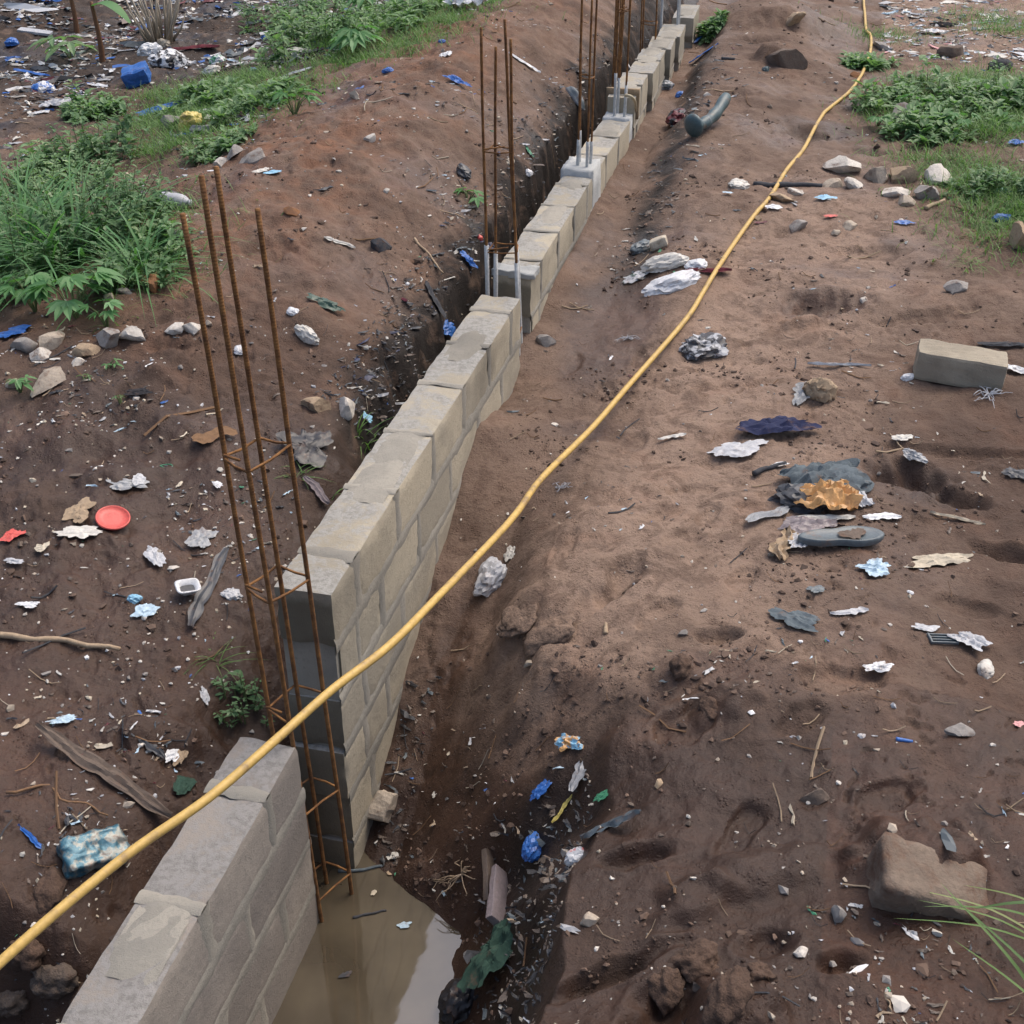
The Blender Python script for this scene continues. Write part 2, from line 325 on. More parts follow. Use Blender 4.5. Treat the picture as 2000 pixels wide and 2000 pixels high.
def tube(pts, radii, sides=8, caps=True):
    V = []; F = []; n = len(pts); pts = [Vector(p) for p in pts]
    if not hasattr(radii, '__len__'): radii = [radii]*n
    up = Vector((.13, .21, .97)); 
    for i in range(n):
        d = (pts[min(i+1, n-1)]-pts[max(i-1, 0)]).normalized()
        a = d.cross(up)
        if a.length < .1: a = d.cross(Vector((1, 0, 0)))
        a.normalize(); b = d.cross(a)
        for k in range(sides):
            q = 2*math.pi*k/sides; V.append(pts[i]+(a*math.cos(q)+b*math.sin(q))*radii[i])
    for i in range(n-1):
        for k in range(sides):
            k2 = (k+1) % sides; F.append((i*sides+k, i*sides+k2, (i+1)*sides+k2, (i+1)*sides+k))
    if caps: F.append(tuple(range(sides))[::-1]); F.append(tuple(range((n-1)*sides, n*sides)))
    return V, F
def join(parts):
    V = []; F = []
    for v, f in parts:
        o = len(V); V += list(v); F += [tuple(i+o for i in q) for q in f]
    return V, F
def catmull(P, n=8):
    P = [Vector(p) for p in P]; out = []
    for i in range(len(P)-1):
        a = P[max(i-1, 0)]; b = P[i]; c = P[i+1]; d = P[min(i+2, len(P)-1)]
        for k in range(n):
            t = k/n; out.append(.5*((2*b)+(c-a)*t+(2*a-5*b+4*c-d)*t*t+(3*b-a-3*c+d)*t*t*t))
    out.append(P[-1]); return out
# ------------------------------------------------------------------ ground sheet
GRID = []
def build_ground():
    rows = np.concatenate([np.linspace(-60, -4, 12), np.linspace(-3, 1.1, 40), 1.2*(22/1.2)**(np.arange(1080)/1079.0), 23*(400/23.0)**(np.arange(50)/49.0)])
    kd = np.linspace(-.63, .63, 860); ko = .63+(9-.63)*(np.arange(1, 41)/40.0)**2.2
    ks = np.concatenate([-ko[::-1], kd, ko])
    wd = np.maximum(rows, 0)+1.5+.25*np.maximum(-rows, 0)
    X = ks[None, :]*wd[:, None]; Y = np.repeat(rows[:, None], len(ks), 1)
    x = X.ravel(); y = Y.ravel(); z = height(x, y)
    wet, red, muck_shade, sand = masks(x, y, z)
    GRID.append((rows, ks, wd, z.reshape(X.shape)))
    R, C = X.shape; i = np.arange(R-1)[:, None]*C+np.arange(C-1)[None, :]
    q = np.stack([i, i+1, i+C+1, i+C], -1).reshape(-1, 4).astype(np.int32)
    me = bpy.data.meshes.new('ground'); me.vertices.add(len(x)); me.vertices.foreach_set('co', np.stack([x, y, z], 1).ravel())
    me.loops.add(q.size); me.loops.foreach_set('vertex_index', q.ravel()); me.polygons.add(len(q))
    me.polygons.foreach_set('loop_start', np.arange(0, q.size, 4)); me.polygons.foreach_set('loop_total', np.full(len(q), 4))
    me.polygons.foreach_set('use_smooth', np.ones(len(q), bool)); me.update(calc_edges=True)
    for k, v in (('wet', wet), ('red', red), ('muck_shade', muck_shade), ('sand', sand)):
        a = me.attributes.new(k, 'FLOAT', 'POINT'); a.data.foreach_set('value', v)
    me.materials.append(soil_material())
    o = bpy.data.objects.new('ground', me); COL.objects.link(o); tag(o, kind='structure'); return o
build_ground()
def hgrid(x, y):
    rows, ks, wd, Z = GRID[0]; x = np.asarray(x, float); y = np.asarray(y, float)
    r = np.clip(np.interp(y, rows, np.arange(len(rows))), 0, len(rows)-1.001); i = r.astype(int); a = r-i
    def at_row(i):
        k = np.clip(np.interp(x/wd[i], ks, np.arange(len(ks))), 0, len(ks)-1.001); j = k.astype(int); b = k-j; return Z[i, j]*(1-b)+Z[i, j+1]*b
    return at_row(i)*(1-a)+at_row(i+1)*a
def hits(pix):
    """ground points under photo pixels: walk each sight line down to the height field"""
    pix = np.array(pix, float); X, Yc, Zc = ray(pix[:, 0], pix[:, 1])
    ks = 2.0*(60/2.0)**(np.arange(900)/899.0)
    x = X[:, None]*ks; y = Yc[:, None]*ks; z = CAM_H+Zc[:, None]*ks
    h = hgrid(x.ravel(), y.ravel()).reshape(x.shape)
    i = np.argmax(z < h, 1); r = np.arange(len(pix))
    k = ks[i]; xx = X*k; yy = Yc*k; zz = hgrid(xx, yy)
    return [(Vector((xx[j], yy[j], zz[j])), k[j]) for j in r]
def hz(x, y): return float(hgrid(np.array([x]), np.array([y]))[0])
# ------------------------------------------------------------------ water
def build_water():
    m, nt, bs = new_mat('murky_water')
    pos = N(nt, 'NewGeometry').outputs['Position']
    c = mixc(nt, ramp(nt, noi(nt, 3, 4, .5, pos), .35, .7), (.062, .05, .034), (.098, .08, .054))
    nt.links.new(c, bs.inputs['Base Color']); bs.inputs['Roughness'].default_value = .04; bs.inputs['IOR'].default_value = 2.1
    bump(nt, bs, noi(nt, 7, 2, .5, pos), .004, .25)
    pts = []
    for (u, t) in ((-.27, -.27), (-.215, -.24), (-.2, .02), (.35, .25), (.75, .05), (.95, -.6), (1.0, -3), (-.05, -3), (-.05, -.27)):
        pts.append(from_ut(u, t, WATER_Z))
    bm = bmesh.new(); vs = [bm.verts.new(p) for p in pts]; bm.faces.new(vs); bmesh.ops.triangulate(bm, faces=bm.faces[:])
    me = bpy.data.meshes.new('water'); bm.to_mesh(me); bm.free(); me.materials.append(m)
    o = bpy.data.objects.new('water', me); COL.objects.link(o); tag(o, kind='structure')
build_water()
# ------------------------------------------------------------------ block walls
BLK = .235; LEN = .47
CB_NEAR = concrete('block_grey', (.25, .222, .195), (.345, .305, .26), (.16, .15, .138), True, (.27, .262, .25))
CB_MID = concrete('block_tan', (.335, .30, .235), (.46, .405, .305), (.21, .195, .165), True, (.33, .325, .305))
CB_LOOSE = concrete('block_loose', (.33, .29, .225), (.42, .37, .285), (.22, .2, .165))
MORT = concrete('mortar_grey', (.265, .25, .215), (.345, .32, .27), (.19, .182, .16))
MORT_PALE = concrete('mortar_pale', (.42, .43, .42), (.5, .51, .5), (.3, .3, .3))
def block_mesh(L, T, Hh, seed, cuts=7, amp=.0022, r=.0065):
    bm = bmesh.new(); bmesh.ops.create_cube(bm, size=1.0)
    bmesh.ops.subdivide_edges(bm, edges=bm.edges[:], cuts=cuts, use_grid_fill=True)
    hx, hy, hzz = T/2, L/2, Hh/2
    for v in bm.verts:
        p = Vector((v.co.x*T, v.co.y*L, v.co.z*Hh)); s = Vector((seed*7.3, seed*3.1, 0))
        rr = r*(1+1.6*max(0, mnoise.noise(p*14+s)))
        q = Vector((max(-hx+rr, min(hx-rr, p.x)), max(-hy+rr, min(hy-rr, p.y)), max(-hzz+rr, min(hzz-rr, p.z))))
        d = p-q
        if d.length > 1e-6: p = q+d.normalized()*min(d.length, rr)
        n = Vector((mnoise.noise(p*18+s), mnoise.noise(p*18+s+Vector((9, 0, 0))), mnoise.noise(p*18+s+Vector((0, 9, 0)))))
        v.co = p+n*amp
        if (abs(abs(p.x)-hx) < .012)+(abs(abs(p.y)-hy) < .012)+(abs(abs(p.z)-hzz) < .012) >= 2: v.co -= Vector((math.copysign(1, p.x)*(abs(abs(p.x)-hx) < .012), math.copysign(1, p.y)*(abs(abs(p.y)-hy) < .012), math.copysign(1, p.z)*(abs(abs(p.z)-hzz) < .012)))*.014*max(0, mnoise.noise(p*11+s*3))
    me = bpy.data.meshes.new('block'); bm.to_mesh(me); bm.free()
    me.polygons.foreach_set('use_smooth', [True]*len(me.polygons)); me.set_sharp_from_angle(angle=math.radians(32)); return me
_bm = {}
def block_variant(L, T, k, cuts, mat):
    key = (round(L, 2), round(T, 2), k, cuts, mat.name)
    if key not in _bm:
        me = block_mesh(round(L, 2), T, BLK-.006, k+len(_bm), cuts); me.materials.append(mat); _bm[key] = me
    return _bm[key]
def strip(path, normal, width, proud, seed):
    """ragged mortar smear along a joint: raised in the middle, dying away into the block face"""
    V = []; F = []; n = len(path)
    for i, p in enumerate(path):
        d = (path[min(i+1, n-1)]-path[max(i-1, 0)]).normalized(); s = normal.cross(d).normalized()
        q = p*22+Vector((seed, seed*2.7, 0))
        a = width*(.55+.35*mnoise.noise(q*.6)+.22*mnoise.noise(q*2)); b = width*(.55+.35*mnoise.noise(q*.6+Vector((31, 0, 0)))+.22*mnoise.noise(q*2.2))
        a = max(a, width*.2); b = max(b, width*.2); h = proud*(.7+.5*mnoise.noise(q*.7)+.4*mnoise.noise(q*2))
        V += [p-s*b*1.3-normal*.004, p-s*b*.6+normal*h*.8, p+normal*h*.9, p+s*a*.6+normal*h*.8, p+s*a*1.3-normal*.004]
    for i in range(n-1):
        for k in range(4): F.append((i*5+k, i*5+k+1, (i+1)*5+k+1, (i+1)*5+k))
    return V, F
def wall(label, A, B, top, courses, joints, mat, cuts, mort=MORT, ends=.012, mw=.034, caps=True, group='stretches of block wall'):
    """A, B: near and far points (u, t) of the right face; joints: t of the head joints in the top course"""
    root = empty('block_wall', from_ut(A[0], A[1], top-courses*BLK)); tag(root, label, 'wall', group)
    base = Vector(root.location); du = (B[0]-A[0])/(B[1]-A[1])
    e = (from_ut(B[0], B[1])-from_ut(A[0], A[1])).normalized(); nrm = Vector((e.y, -e.x, 0)); ang = math.atan2(-e.x, e.y)
    rf = lambda t, z, off=0: from_ut(A[0]+(t-A[1])*du, t, z)+nrm*off
    rnd = random.Random(len(label)*13)
    for c in range(courses):
        zt = top-c*BLK; zc = zt-BLK/2
        if c % 2 == 0: js = [A[1]]+list(joints)+[B[1]]
        else:
            js = [A[1]]+[j+LEN/2 for j in [A[1]-.02]+list(joints) if A[1]+.12 < j+LEN/2 < B[1]-.1]+[B[1]]
        js = sorted(js)
        js[0] += rnd.uniform(-ends, ends)+(.03 if c == 1 else 0); js[-1] += rnd.uniform(-ends, ends)
        for i in range(len(js)-1):
            a, b = js[i]+.003, js[i+1]-.003
            me = block_variant(b-a, WT, rnd.randrange(4), cuts, mat)
            o = bpy.data.objects.new('block', me); COL.objects.link(o); o.parent = root
            o.location = rf((a+b)/2, zc, -WT/2+rnd.uniform(-.002, .002))-base; o.rotation_euler = (rnd.uniform(-.004, .004), rnd.uniform(-.004, .004), ang+rnd.uniform(-.005, .005))
            if 0 < i:                                   # head joint: right face and, on the top course, across the top
                P = [rf(js[i], zt-.002-BLK*k/9, 0) for k in range(10)]
                V, F = strip([p-base for p in P], nrm, mw*rnd.uniform(.7, 1.3), .0032, i*3+c*7)
                mesh_obj('mortar_joint', V, F, mort, root, True)
                if c == 0:
                    P = [rf(js[i], zt, -WT*k/9) for k in range(10)]
                    V, F = strip([p-base for p in P], Vector((0, 0, 1)), mw*.6*rnd.uniform(.7, 1.4), .004, i*5+2)
                    mesh_obj('mortar_joint', V, F, mort, root, True)
        if c > 0:
            n = max(8, int((B[1]-A[1])/.04)); P = [rf(A[1]+.004+(B[1]-A[1]-.008)*k/n, zt, 0) for k in range(n+1)]
            V, F = strip([p-base for p in P], nrm, mw*1.1, .0034, c*11+1)
            mesh_obj('mortar_joint', V, F, mort, root, True)
    # mortar bedding inside the joints
    L = B[1]-A[1]; V = []; F = []
    for zz in (top-courses*BLK+.01, top-.014):
        for (t, off) in ((A[1]+.02, -.009), (B[1]-.02, -.009), (B[1]-.02, -WT+.009), (A[1]+.02, -WT+.009)): V.append(rf(t, zz, off)-base)
    F = [(3, 2, 1, 0), (4, 5, 6, 7), (0, 1, 5, 4), (1, 2, 6, 5), (2, 3, 7, 6), (3, 0, 4, 7)]
    mesh_obj('mortar_bed', V, F, mort, root)
    # lumps of bedding mortar left on the top
    if caps:
        for k in range(caps if caps > 1 else 2):
            tc = rnd.uniform(A[1]+.1, B[1]-.1); w_, l_ = WT*rnd.uniform(.3, .42), rnd.uniform(.1, .2)
            V = []; F = []; G = 9
            for i in range(G):
                for j in range(G):
                    x = (i/(G-1)-.5)*2; y = (j/(G-1)-.5)*2; r = math.hypot(x, y)
                    q = Vector((x*1.5+k*9, y*1.5+tc*7, 0)); hgt = .007*(1-r*r*(1.3+1.2*mnoise.noise(q)))+.004*mnoise.noise(q*3)
                    V.append(rf(tc+y*l_, top+max(-.008, hgt), -WT/2+x*w_)-base)
            F = [(i*G+j, i*G+j+1, (i+1)*G+j+1, (i+1)*G+j) for i in range(G-1) for j in range(G-1)]
            mesh_obj('mortar_patch', V, F, mort, root, True)
    return root
wall('low grey block wall stub in the foreground beneath the yellow hose', (-.035, -2.95), (-.045, -.26), -.08, 5, [-2.41, -1.94, -1.47, -1.0, -.53], CB_NEAR, 8, MORT, .02, .05, 3)
wall('tall tan block wall stretch beginning behind the front rusty rebar cage', (0, 0), (0, 2.72), .35, 6, [.25, .71, 1.18, 1.65, 2.09, 2.51], CB_MID, 7, MORT, .012, .05, 3)
wall('block wall stretch beyond the second rebar cage beside the silted channel', (-.01, 2.99), (-.025, 4.82), .35, 5, [3.25, 3.72, 4.19, 4.62], CB_MID, 5, MORT, .006, .032, 2)
wall('block wall stretch between the third and fourth rebar cages', (-.03, 5.06), (-.02, 6.24), .35, 5, [5.3, 5.77], CB_MID, 4, MORT, .004, .02)
ZF = .48
def ut_px(px, py, z): p = at(px, py, z); return to_ut(p.x, p.y)
FAR = [((1233, 190), (1269, 141), 'distant block wall stretch with a board and pale pipe at its near end'),
       ((1283, 142), (1297, 98), 'distant block wall stretch with a dark end, second past the board'),
       ((1308, 95), (1318, 72), 'short distant block wall stretch with a dark damp end'),
       ((1329, 71), (1334, 46), 'distant block wall stretch in front of the pale upright bars'),
       ((1343, 34), (1352, 8), 'farthest block wall stretch at the top edge of the photo')]
FA = [ut_px(f[0][0], f[0][1], ZF) for f in FAR]; FB = [ut_px(f[1][0], f[1][1], ZF) for f in FAR]
for i, (a, b, lab) in enumerate(FAR):
    u0 = -.03+.012*i; A = (u0+.015, FA[i][1]); B = (u0-.012, FA[i+1][1]-.02 if i < 3 else FB[i][1]); nb = max(1, int(round((B[1]-A[1])/LEN)))
    wall(lab, A, B, ZF, 4, [A[1]+(B[1]-A[1])*k/nb for k in range(1, nb)], CB_MID, 3, MORT, .002, .016, 1)

# ------------------------------------------------------------------ rebar cages
m, nt, bs = new_mat('rusty_steel')
pos = N(nt, 'NewGeometry').outputs['Position']
c = mixc(nt, ramp(nt, noi(nt, 30, 6, .65, pos), .35, .65), (.125, .055, .02), (.27, .13, .042))
c = mixc(nt, mth(nt, 'MULTIPLY', ramp(nt, noi(nt, 9, 3, .6, pos), .55, .7), .6), c, (.07, .035, .022))
nt.links.new(c, bs.inputs['Base Color']); bs.inputs['Roughness'].default_value = .85; bs.inputs['Metallic'].default_value = .15
wv = N(nt, 'TexWave', bands_direction='Z'); wv.inputs['Scale'].default_value = 32; nt.links.new(pos, wv.inputs['Vector']); bump(nt, bs, wv.outputs['Fac'], .0015, .5)
RUST = m
CEM = basic('cement_coated', (.50, .51, .50), .9, .15, bumpd=.003)
def cage(label, bars, stirrups, r=.0075, sleeve=None, tilt=.0):
    """bars: four (foot, head) pairs, in order round the cage; stirrups: heights of the ties"""
    z0 = min(b[0].z for b in bars); c0 = sum((b[0] for b in bars), Vector())/4; base = Vector((c0.x, c0.y, z0))
    root = empty('rebar_cage', base); tag(root, label, 'rebar cage', 'rebar column cages')
    def on(b, z):
        f = (z-b[0].z)/(b[1].z-b[0].z); p = b[0].lerp(b[1], f)
        return p+Vector((mnoise.noise(Vector((z*1.3, b[0].x*9, 0)))*.008, mnoise.noise(Vector((z*1.3, 5, b[0].y*9)))*.008, 0))
    for b in bars:
        n = 26; P = [on(b, b[0].z+(b[1].z-b[0].z)*k/n)-base for k in range(n+1)]
        bar = mesh_obj('bar', *tube(P, r, 8), RUST, root, True)
        if sleeve:
            z1, z2 = sleeve; z2 += random.uniform(-.04, .06); P = [on(b, z1+(z2-z1)*k/6)-base for k in range(7)]
            mesh_obj('cement_coating', *tube(P, [r*1.45*(1+.2*random.random()) for _ in P], 8), CEM, bar, True)
    for k, z in enumerate(stirrups):
        Q = []
        for i, b in enumerate(bars):
            zz = z+tilt*(.5-(i % 2))+random.uniform(-.012, .012); p = on(b, zz); cen = sum((on(x, zz) for x in bars), Vector())/4
            Q.append(p+(p-cen).normalized()*r*1.3-base)
        P = []
        for i in range(4):
            a, b2 = Q[i], Q[(i+1) % 4]
            for f in (.06, .5, .94): P.append(a.lerp(b2, f)+Vector((0, 0, .004*math.sin(f*9+k))))
        P.append(P[0]+Vector((0, 0, .012))); P.append(P[1].lerp(P[2], .5)+Vector((0, 0, .03)))
        mesh_obj('stirrup', *tube(P, r*.55, 6), RUST, root, True)
    return root
# front cage, feet standing in the puddle between the first two stretches
heads = [(373, 417, 3.315), (393, 344, 3.235), (500, 406, 3.385), (433, 324, 3.435)]
mids = [Vector((-.857, 3.315, .99)), Vector((-.773, 3.24, .99)), Vector((-.674, 3.38, .99)), Vector((-.777, 3.43, .99))]
bars = []
for hd, md in zip(heads, mids):
    top = at_y(*hd); d = top-md; sl_ = Vector((-.03, -.002, 1.0)); foot = md-sl_*(md.z+1.08)
    bars.append((foot, Vector((md.x-.03*(top.z-md.z), md.y, top.z))))
cage('tall rusty rebar cage standing in the puddle at the front wall gap', bars, [.99, .51, .02, -.42, -.86], .0078)
def plain_cage(label, cu, ct, tops, y_h, z0, stirrups, r=.0072, sleeve=None, du=.085, dt=.055):
    F = [from_ut(cu-du, ct-dt, z0), from_ut(cu+du, ct-dt, z0), from_ut(cu+du, ct+dt, z0), from_ut(cu-du, ct+dt, z0)]
    H = []
    for f, tp in zip(F, tops):
        if isinstance(tp, tuple): q = at_y(tp[0], tp[1], f.y); H.append(Vector((f.x+(q.x-f.x)*.9, f.y, q.z)))
        else: H.append(Vector((f.x+random.uniform(-.03, .03), f.y+random.uniform(-.02, .02), tp)))
    cage(label, list(zip(F, H)), stirrups, r, sleeve)
plain_cage('second rusty rebar cage rising from the gap with white cement coated feet', -.105, 2.855, [(938, 53), (994, 76), (980, 38), (969, 91)], 0, -.5, [1.06, .55, .1], sleeve=(-.45, .52))
plain_cage('third rebar cage of paired bars on the pale concrete stub', -.12, 4.94, [1.75, (1157, -10), 1.95, (1137, 18)], 0, -.4, [1.45, .95], sleeve=(.3, .55), du=.032, dt=.045)
plain_cage('fourth rebar cage rising beside the board on the distant wall', -.12, 6.33, [2.0, 1.95, 2.05, 1.98], 0, -.4, [1.6, 1.1], sleeve=(.2, .62), du=.03, dt=.045)
p = ut_px(1262, 141, ZF); plain_cage('fifth rusty rebar cage standing behind the distant wall', p[0]-.3, p[1]+.35, [1.9, 1.8, 2.0, 1.85], 0, -.1, [1.4, .9, .5], du=.022)
p = ut_px(1296, 80, ZF); plain_cage('short rebar cage behind the distant damp wall end', p[0]-.14, p[1]+.1, [.9, .85, .95, .9], 0, -.1, [.6], du=.06)
p = ut_px(1326, 48, ZF); plain_cage('farthest rebar cage of pale cement coated bars', p[0]-.1, p[1]+.1, [.95, .9, .96, .93], 0, -.1, [.7], sleeve=(.3, .9), du=.09)
# concrete stub cast round the third cage
def lumpy_box(name, A, B, z0, z1, u0, u1, mat, parent=None, amp=.012):
    bm = bmesh.new(); bmesh.ops.create_cube(bm, size=1); bmesh.ops.subdivide_edges(bm, edges=bm.edges[:], cuts=5, use_grid_fill=True)
    for v in bm.verts:
        u = u0+(v.co.x+.5)*(u1-u0); t = A+(v.co.y+.5)*(B-A); z = z0+(v.co.z+.5)*(z1-z0); p = from_ut(u, t, z)
        v.co = p+Vector((mnoise.noise(p*17), mnoise.noise(p*17+Vector((7, 0, 0))), mnoise.noise(p*17+Vector((0, 7, 0)))))*amp
    me = bpy.data.meshes.new(name); bm.to_mesh(me); bm.free(); me.materials.append(mat); me.polygons.foreach_set('use_smooth', [True]*len(me.polygons))
    o = bpy.data.objects.new(name, me); COL.objects.link(o)
    if parent: o.parent = parent
    return o
tag(lumpy_box('concrete_stub', 4.80, 5.08, -.5, .385, -WT-.03, -.028, MORT_PALE), 'rough pale concrete stub cast round the third rebar cage', 'concrete stub')
tag(lumpy_box('concrete_stub', 6.22, 6.45, -.5, .36, -WT-.02, -.03, MORT_PALE), 'rough pale concrete stub at the foot of the fourth rebar cage', 'concrete stub')
tag(lumpy_box('mortar_cap', 2.985, 3.10, .34, .372, -WT-.012, .006, MORT_PALE, amp=.014), 'crumbly pale mortar cap on the wall behind the second rebar cage', 'mortar cap')
# board and bent pipe on the fourth stretch
WOOD = basic('weathered_wood', (.26, .19, .115), .8, .3, bumpd=.004, bscale=30)
a = ut_px(1218, 200, .42)
tag(lumpy_box('formwork_board', a[1]-.0, a[1]+.03, .30, .52, -.25, -.0, WOOD, amp=.003), 'yellowish wooden board clamped on the near end of the distant wall', 'board')
P = [at(1222, 186, .53), at(1234, 190, .53), at(1241, 204, .44), at(1241, 235, .25), at(1243, 258, .12)]
PIPE = basic('pale_pipe', (.45, .38, .25), .5, .3)
tag(mesh_obj('bent_pipe', *tube(catmull(P, 8), .012, 8), PIPE, None, True), 'pale bent pipe hooked over the distant wall beside the board', 'pipe')
# ------------------------------------------------------------------ the yellow hose
m = basic('yellow_plastic', (.55, .365, .105), .5, .42, (.2, .13, .075), nscale=9, spec=.45)
gp = [(1686, 3), (1688, 35), (1691, 64), (1700, 74), (1699, 105), (1687, 139), (1679, 156), (1662, 181), (1641, 201), (1612, 223), (1604, 232), (1590, 261), (1568, 297), (1535, 339), (1503, 391), (1474, 426), (1438, 475), (1398, 536), (1372, 580), (1336, 634)]
H = [p[0]+Vector((0, 0, .016)) for p in hits(gp)]
H[:0] = [H[0]+(H[0]-H[1]).normalized()*k for k in (5., 2.5)]
for q in H[:2]: q.z = hz(q.x, q.y)+.03
lift = [(1226, 755, .035), (1157, 835, .06), (1059, 933, .13), (1012, 998, .18), (965, 1052, .225), (853, 1168, .29), (759, 1262, .325), (650, 1346, .34), (543, 1441, .34), (409, 1557, .33), (239, 1677, .315), (0, 1880, .29)]
H += [at(*q) for q in lift]
d = (H[-1]-H[-2]).normalized()
for k, dz in ((.6, -.10), (1.3, -.32), (2.0, -.62), (2.8, -.9)):
    q = H[len(H)-1] if False else at(0, 1880, .29)+d*k; q.z = max(.29+dz, hz(q.x, q.y)+.02); H.append(q)
tag(mesh_obj('hose', *tube(catmull(H, 10), .0138, 10), m, None, True), 'long yellow plastic hose running diagonally across the whole site', 'hose')
# ------------------------------------------------------------------ litter and stones: shapes
def ico(sub):
    bm = bmesh.new(); bmesh.ops.create_icosphere(bm, subdivisions=sub, radius=1.0)
    V = [v.co.copy() for v in bm.verts]; F = [tuple(v.index for v in f.verts) for f in bm.faces]; bm.free(); return V, F
ICO = {k: ico(k) for k in (1, 2, 3, 4)}
def sh_stone(w, seed, flat=.62, long=.8):
    V, F = ICO[3]; s = Vector((seed*3.7, seed*1.9, seed*.7)); r = random.Random(seed); out = []
    cuts = [(Vector((r.uniform(-1, 1), r.uniform(-1, 1), r.uniform(-.5, 1))).normalized(), r.uniform(.38, .72)) for _ in range(11)]
    for v in V:
        p = v*(1+.25*mnoise.noise(v*1.3+s)+.08*mnoise.noise(v*4+s))
        for n, d in cuts:
            k = p.dot(n)-d
            if k > 0: p = p-n*k*.97
        p = (p+v*(.05*mnoise.noise(v*5+s)+.03*mnoise.noise(v*11+s)))*1.25
        out.append(Vector((p.x*w/2, p.y*w/2*long, p.z*w/2*flat+w*.12)))
    return out, F
def sh_clod(w, seed, flat=.6, long=.8):
    V, F = ICO[4]; s = Vector((seed*3.7, seed*1.9, seed*.7)); out = []
    for v in V:
        k = .8+.35*mnoise.noise(v*1.1+s)+.22*mnoise.noise(v*2.6+s)+.12*abs(mnoise.noise(v*6+s))+.07*mnoise.noise(v*14+s)
        out.append(Vector((v.x*k*w/2, v.y*k*w/2*long, v.z*k*w/2*flat)))
    return out, F
def sh_lump(w, seed, flat=.6, long=.8, fold=.35):
    """crumpled bag: sharp creases"""
    V, F = ICO[4]; s = Vector((seed*2.3, seed*5.1, seed*.9)); out = []
    for v in V:
        a = 1-abs(mnoise.noise(v*1.7+s))*2; b = 1-abs(mnoise.noise(v*3.9+s*2))*2; c_ = mnoise.noise(v*9+s)
        p = v*(.78+fold*(.5*a+.3*b)+.05*c_)*(1+.3*mnoise.noise(v*.9+s))
        out.append(Vector((p.x*w/2, p.y*w/2*long, max(p.z, -.35)*w/2*flat+w*flat*.16)))
    return out, F
def sh_sheet(w, seed, long=.6, lift=.16, G=22, curl=0.0, taper=0):
    """torn crumpled sheet lying on the ground"""
    s = Vector((seed*1.7, seed*4.3, 0)); V = []; F = []
    for i in range(G):
        for j in range(G):
            x = i/(G-1)*2-1; y = j/(G-1)*2-1
            e = max(abs(x), abs(y)); ang = math.atan2(y, x)
            R = .95+.55*mnoise.noise(Vector((math.cos(ang)*1.1, math.sin(ang)*1.1, seed*2.1)))+.28*mnoise.noise(Vector((math.cos(ang)*2.7, math.sin(ang)*2.7, seed)))+.10*mnoise.noise(Vector((math.cos(ang)*8, math.sin(ang)*8, seed)))
            px = e*R*math.cos(ang); py = e*R*math.sin(ang)*(1-taper*.5*(x+1)*.5)
            q = Vector((px*1.5, py*1.5*long+py*.6, 0))+s
            h = (1-abs(mnoise.noise(q*1.1))*2)*.5+(1-abs(mnoise.noise(q*2.0))*2)*.26+mnoise.noise(q*5)*.07
            h = max(0, h+.28)*lift*(1-.45*e)
            px2 = px*(1-.15*abs(mnoise.noise(q*2)))+.06*mnoise.noise(q*3+Vector((5, 0, 0)))
            V.append(Vector((px2*w/2, (py+.08*mnoise.noise(q*2.5)+curl*px*px)*w/2*long, h*w*.6+.004)))
    F = [(i*G+j, (i+1)*G+j, (i+1)*G+j+1, i*G+j+1) for i in range(G-1) for j in range(G-1)]
    return V, F
def sh_rag(w, seed, long=.3, lift=.22):
    """long twisted strip of cloth with lengthwise folds"""
    L, K = 34, 9; V = []; F = []
    for i in range(L):
        a = i/(L-1)*2-1; cy = .35*mnoise.noise(Vector((a*1.2, seed*3.3, 0)))*long*1.6; wd = long*(.55+.6*abs(mnoise.noise(Vector((a*2.2, seed, 4)))))*(1-.55*abs(a)**4)
        for j in range(K):
            b = j/(K-1)*2-1; h = (.5+.5*math.cos(b*6+3*mnoise.noise(Vector((a*2, seed, 1)))))*.5+.5*max(0, mnoise.noise(Vector((a*4, b*1.5, seed))))
            V.append(Vector((a*w/2+.03*w*mnoise.noise(Vector((b*3, a*4, seed))), (cy+b*wd)*w/2, h*lift*w*.35*(1-.5*abs(b))+.004)))
    F = [(i*K+j, (i+1)*K+j, (i+1)*K+j+1, i*K+j+1) for i in range(L-1) for j in range(K-1)]
    return V, F
def sh_stick(w, seed, thick=.06, bend=.08, lift=0):
    r = random.Random(seed); P = []
    for k in range(13):
        a = k/12-.5; P.append(Vector((a*w, bend*w*mnoise.noise(Vector((a*3, seed*1.7, 0))), thick*w*.4+lift*abs(a)*w+.01*w*mnoise.noise(Vector((a*6, seed, 3))))))
    return tube(P, [thick*w/2*(1-.35*k/12+.2*mnoise.noise(Vector((k*.9, seed, 7)))) for k in range(13)], 8)
def lathe(prof, n=28, jit=0, seed=0):
    V = []; F = []
    for (r, z) in prof:
        for k in range(n):
            a = 2*math.pi*k/n; rr = r*(1+jit*mnoise.noise(Vector((math.cos(a)*2, math.sin(a)*2, seed+z*9)))); V.append(Vector((rr*math.cos(a), rr*math.sin(a), z)))
    for i in range(len(prof)-1):
        for k in range(n): F.append((i*n+k, i*n+(k+1) % n, (i+1)*n+(k+1) % n, (i+1)*n+k))
    F.append(tuple(range(n))[::-1]); F.append(tuple(range((len(prof)-1)*n, len(prof)*n)))
    return V, F
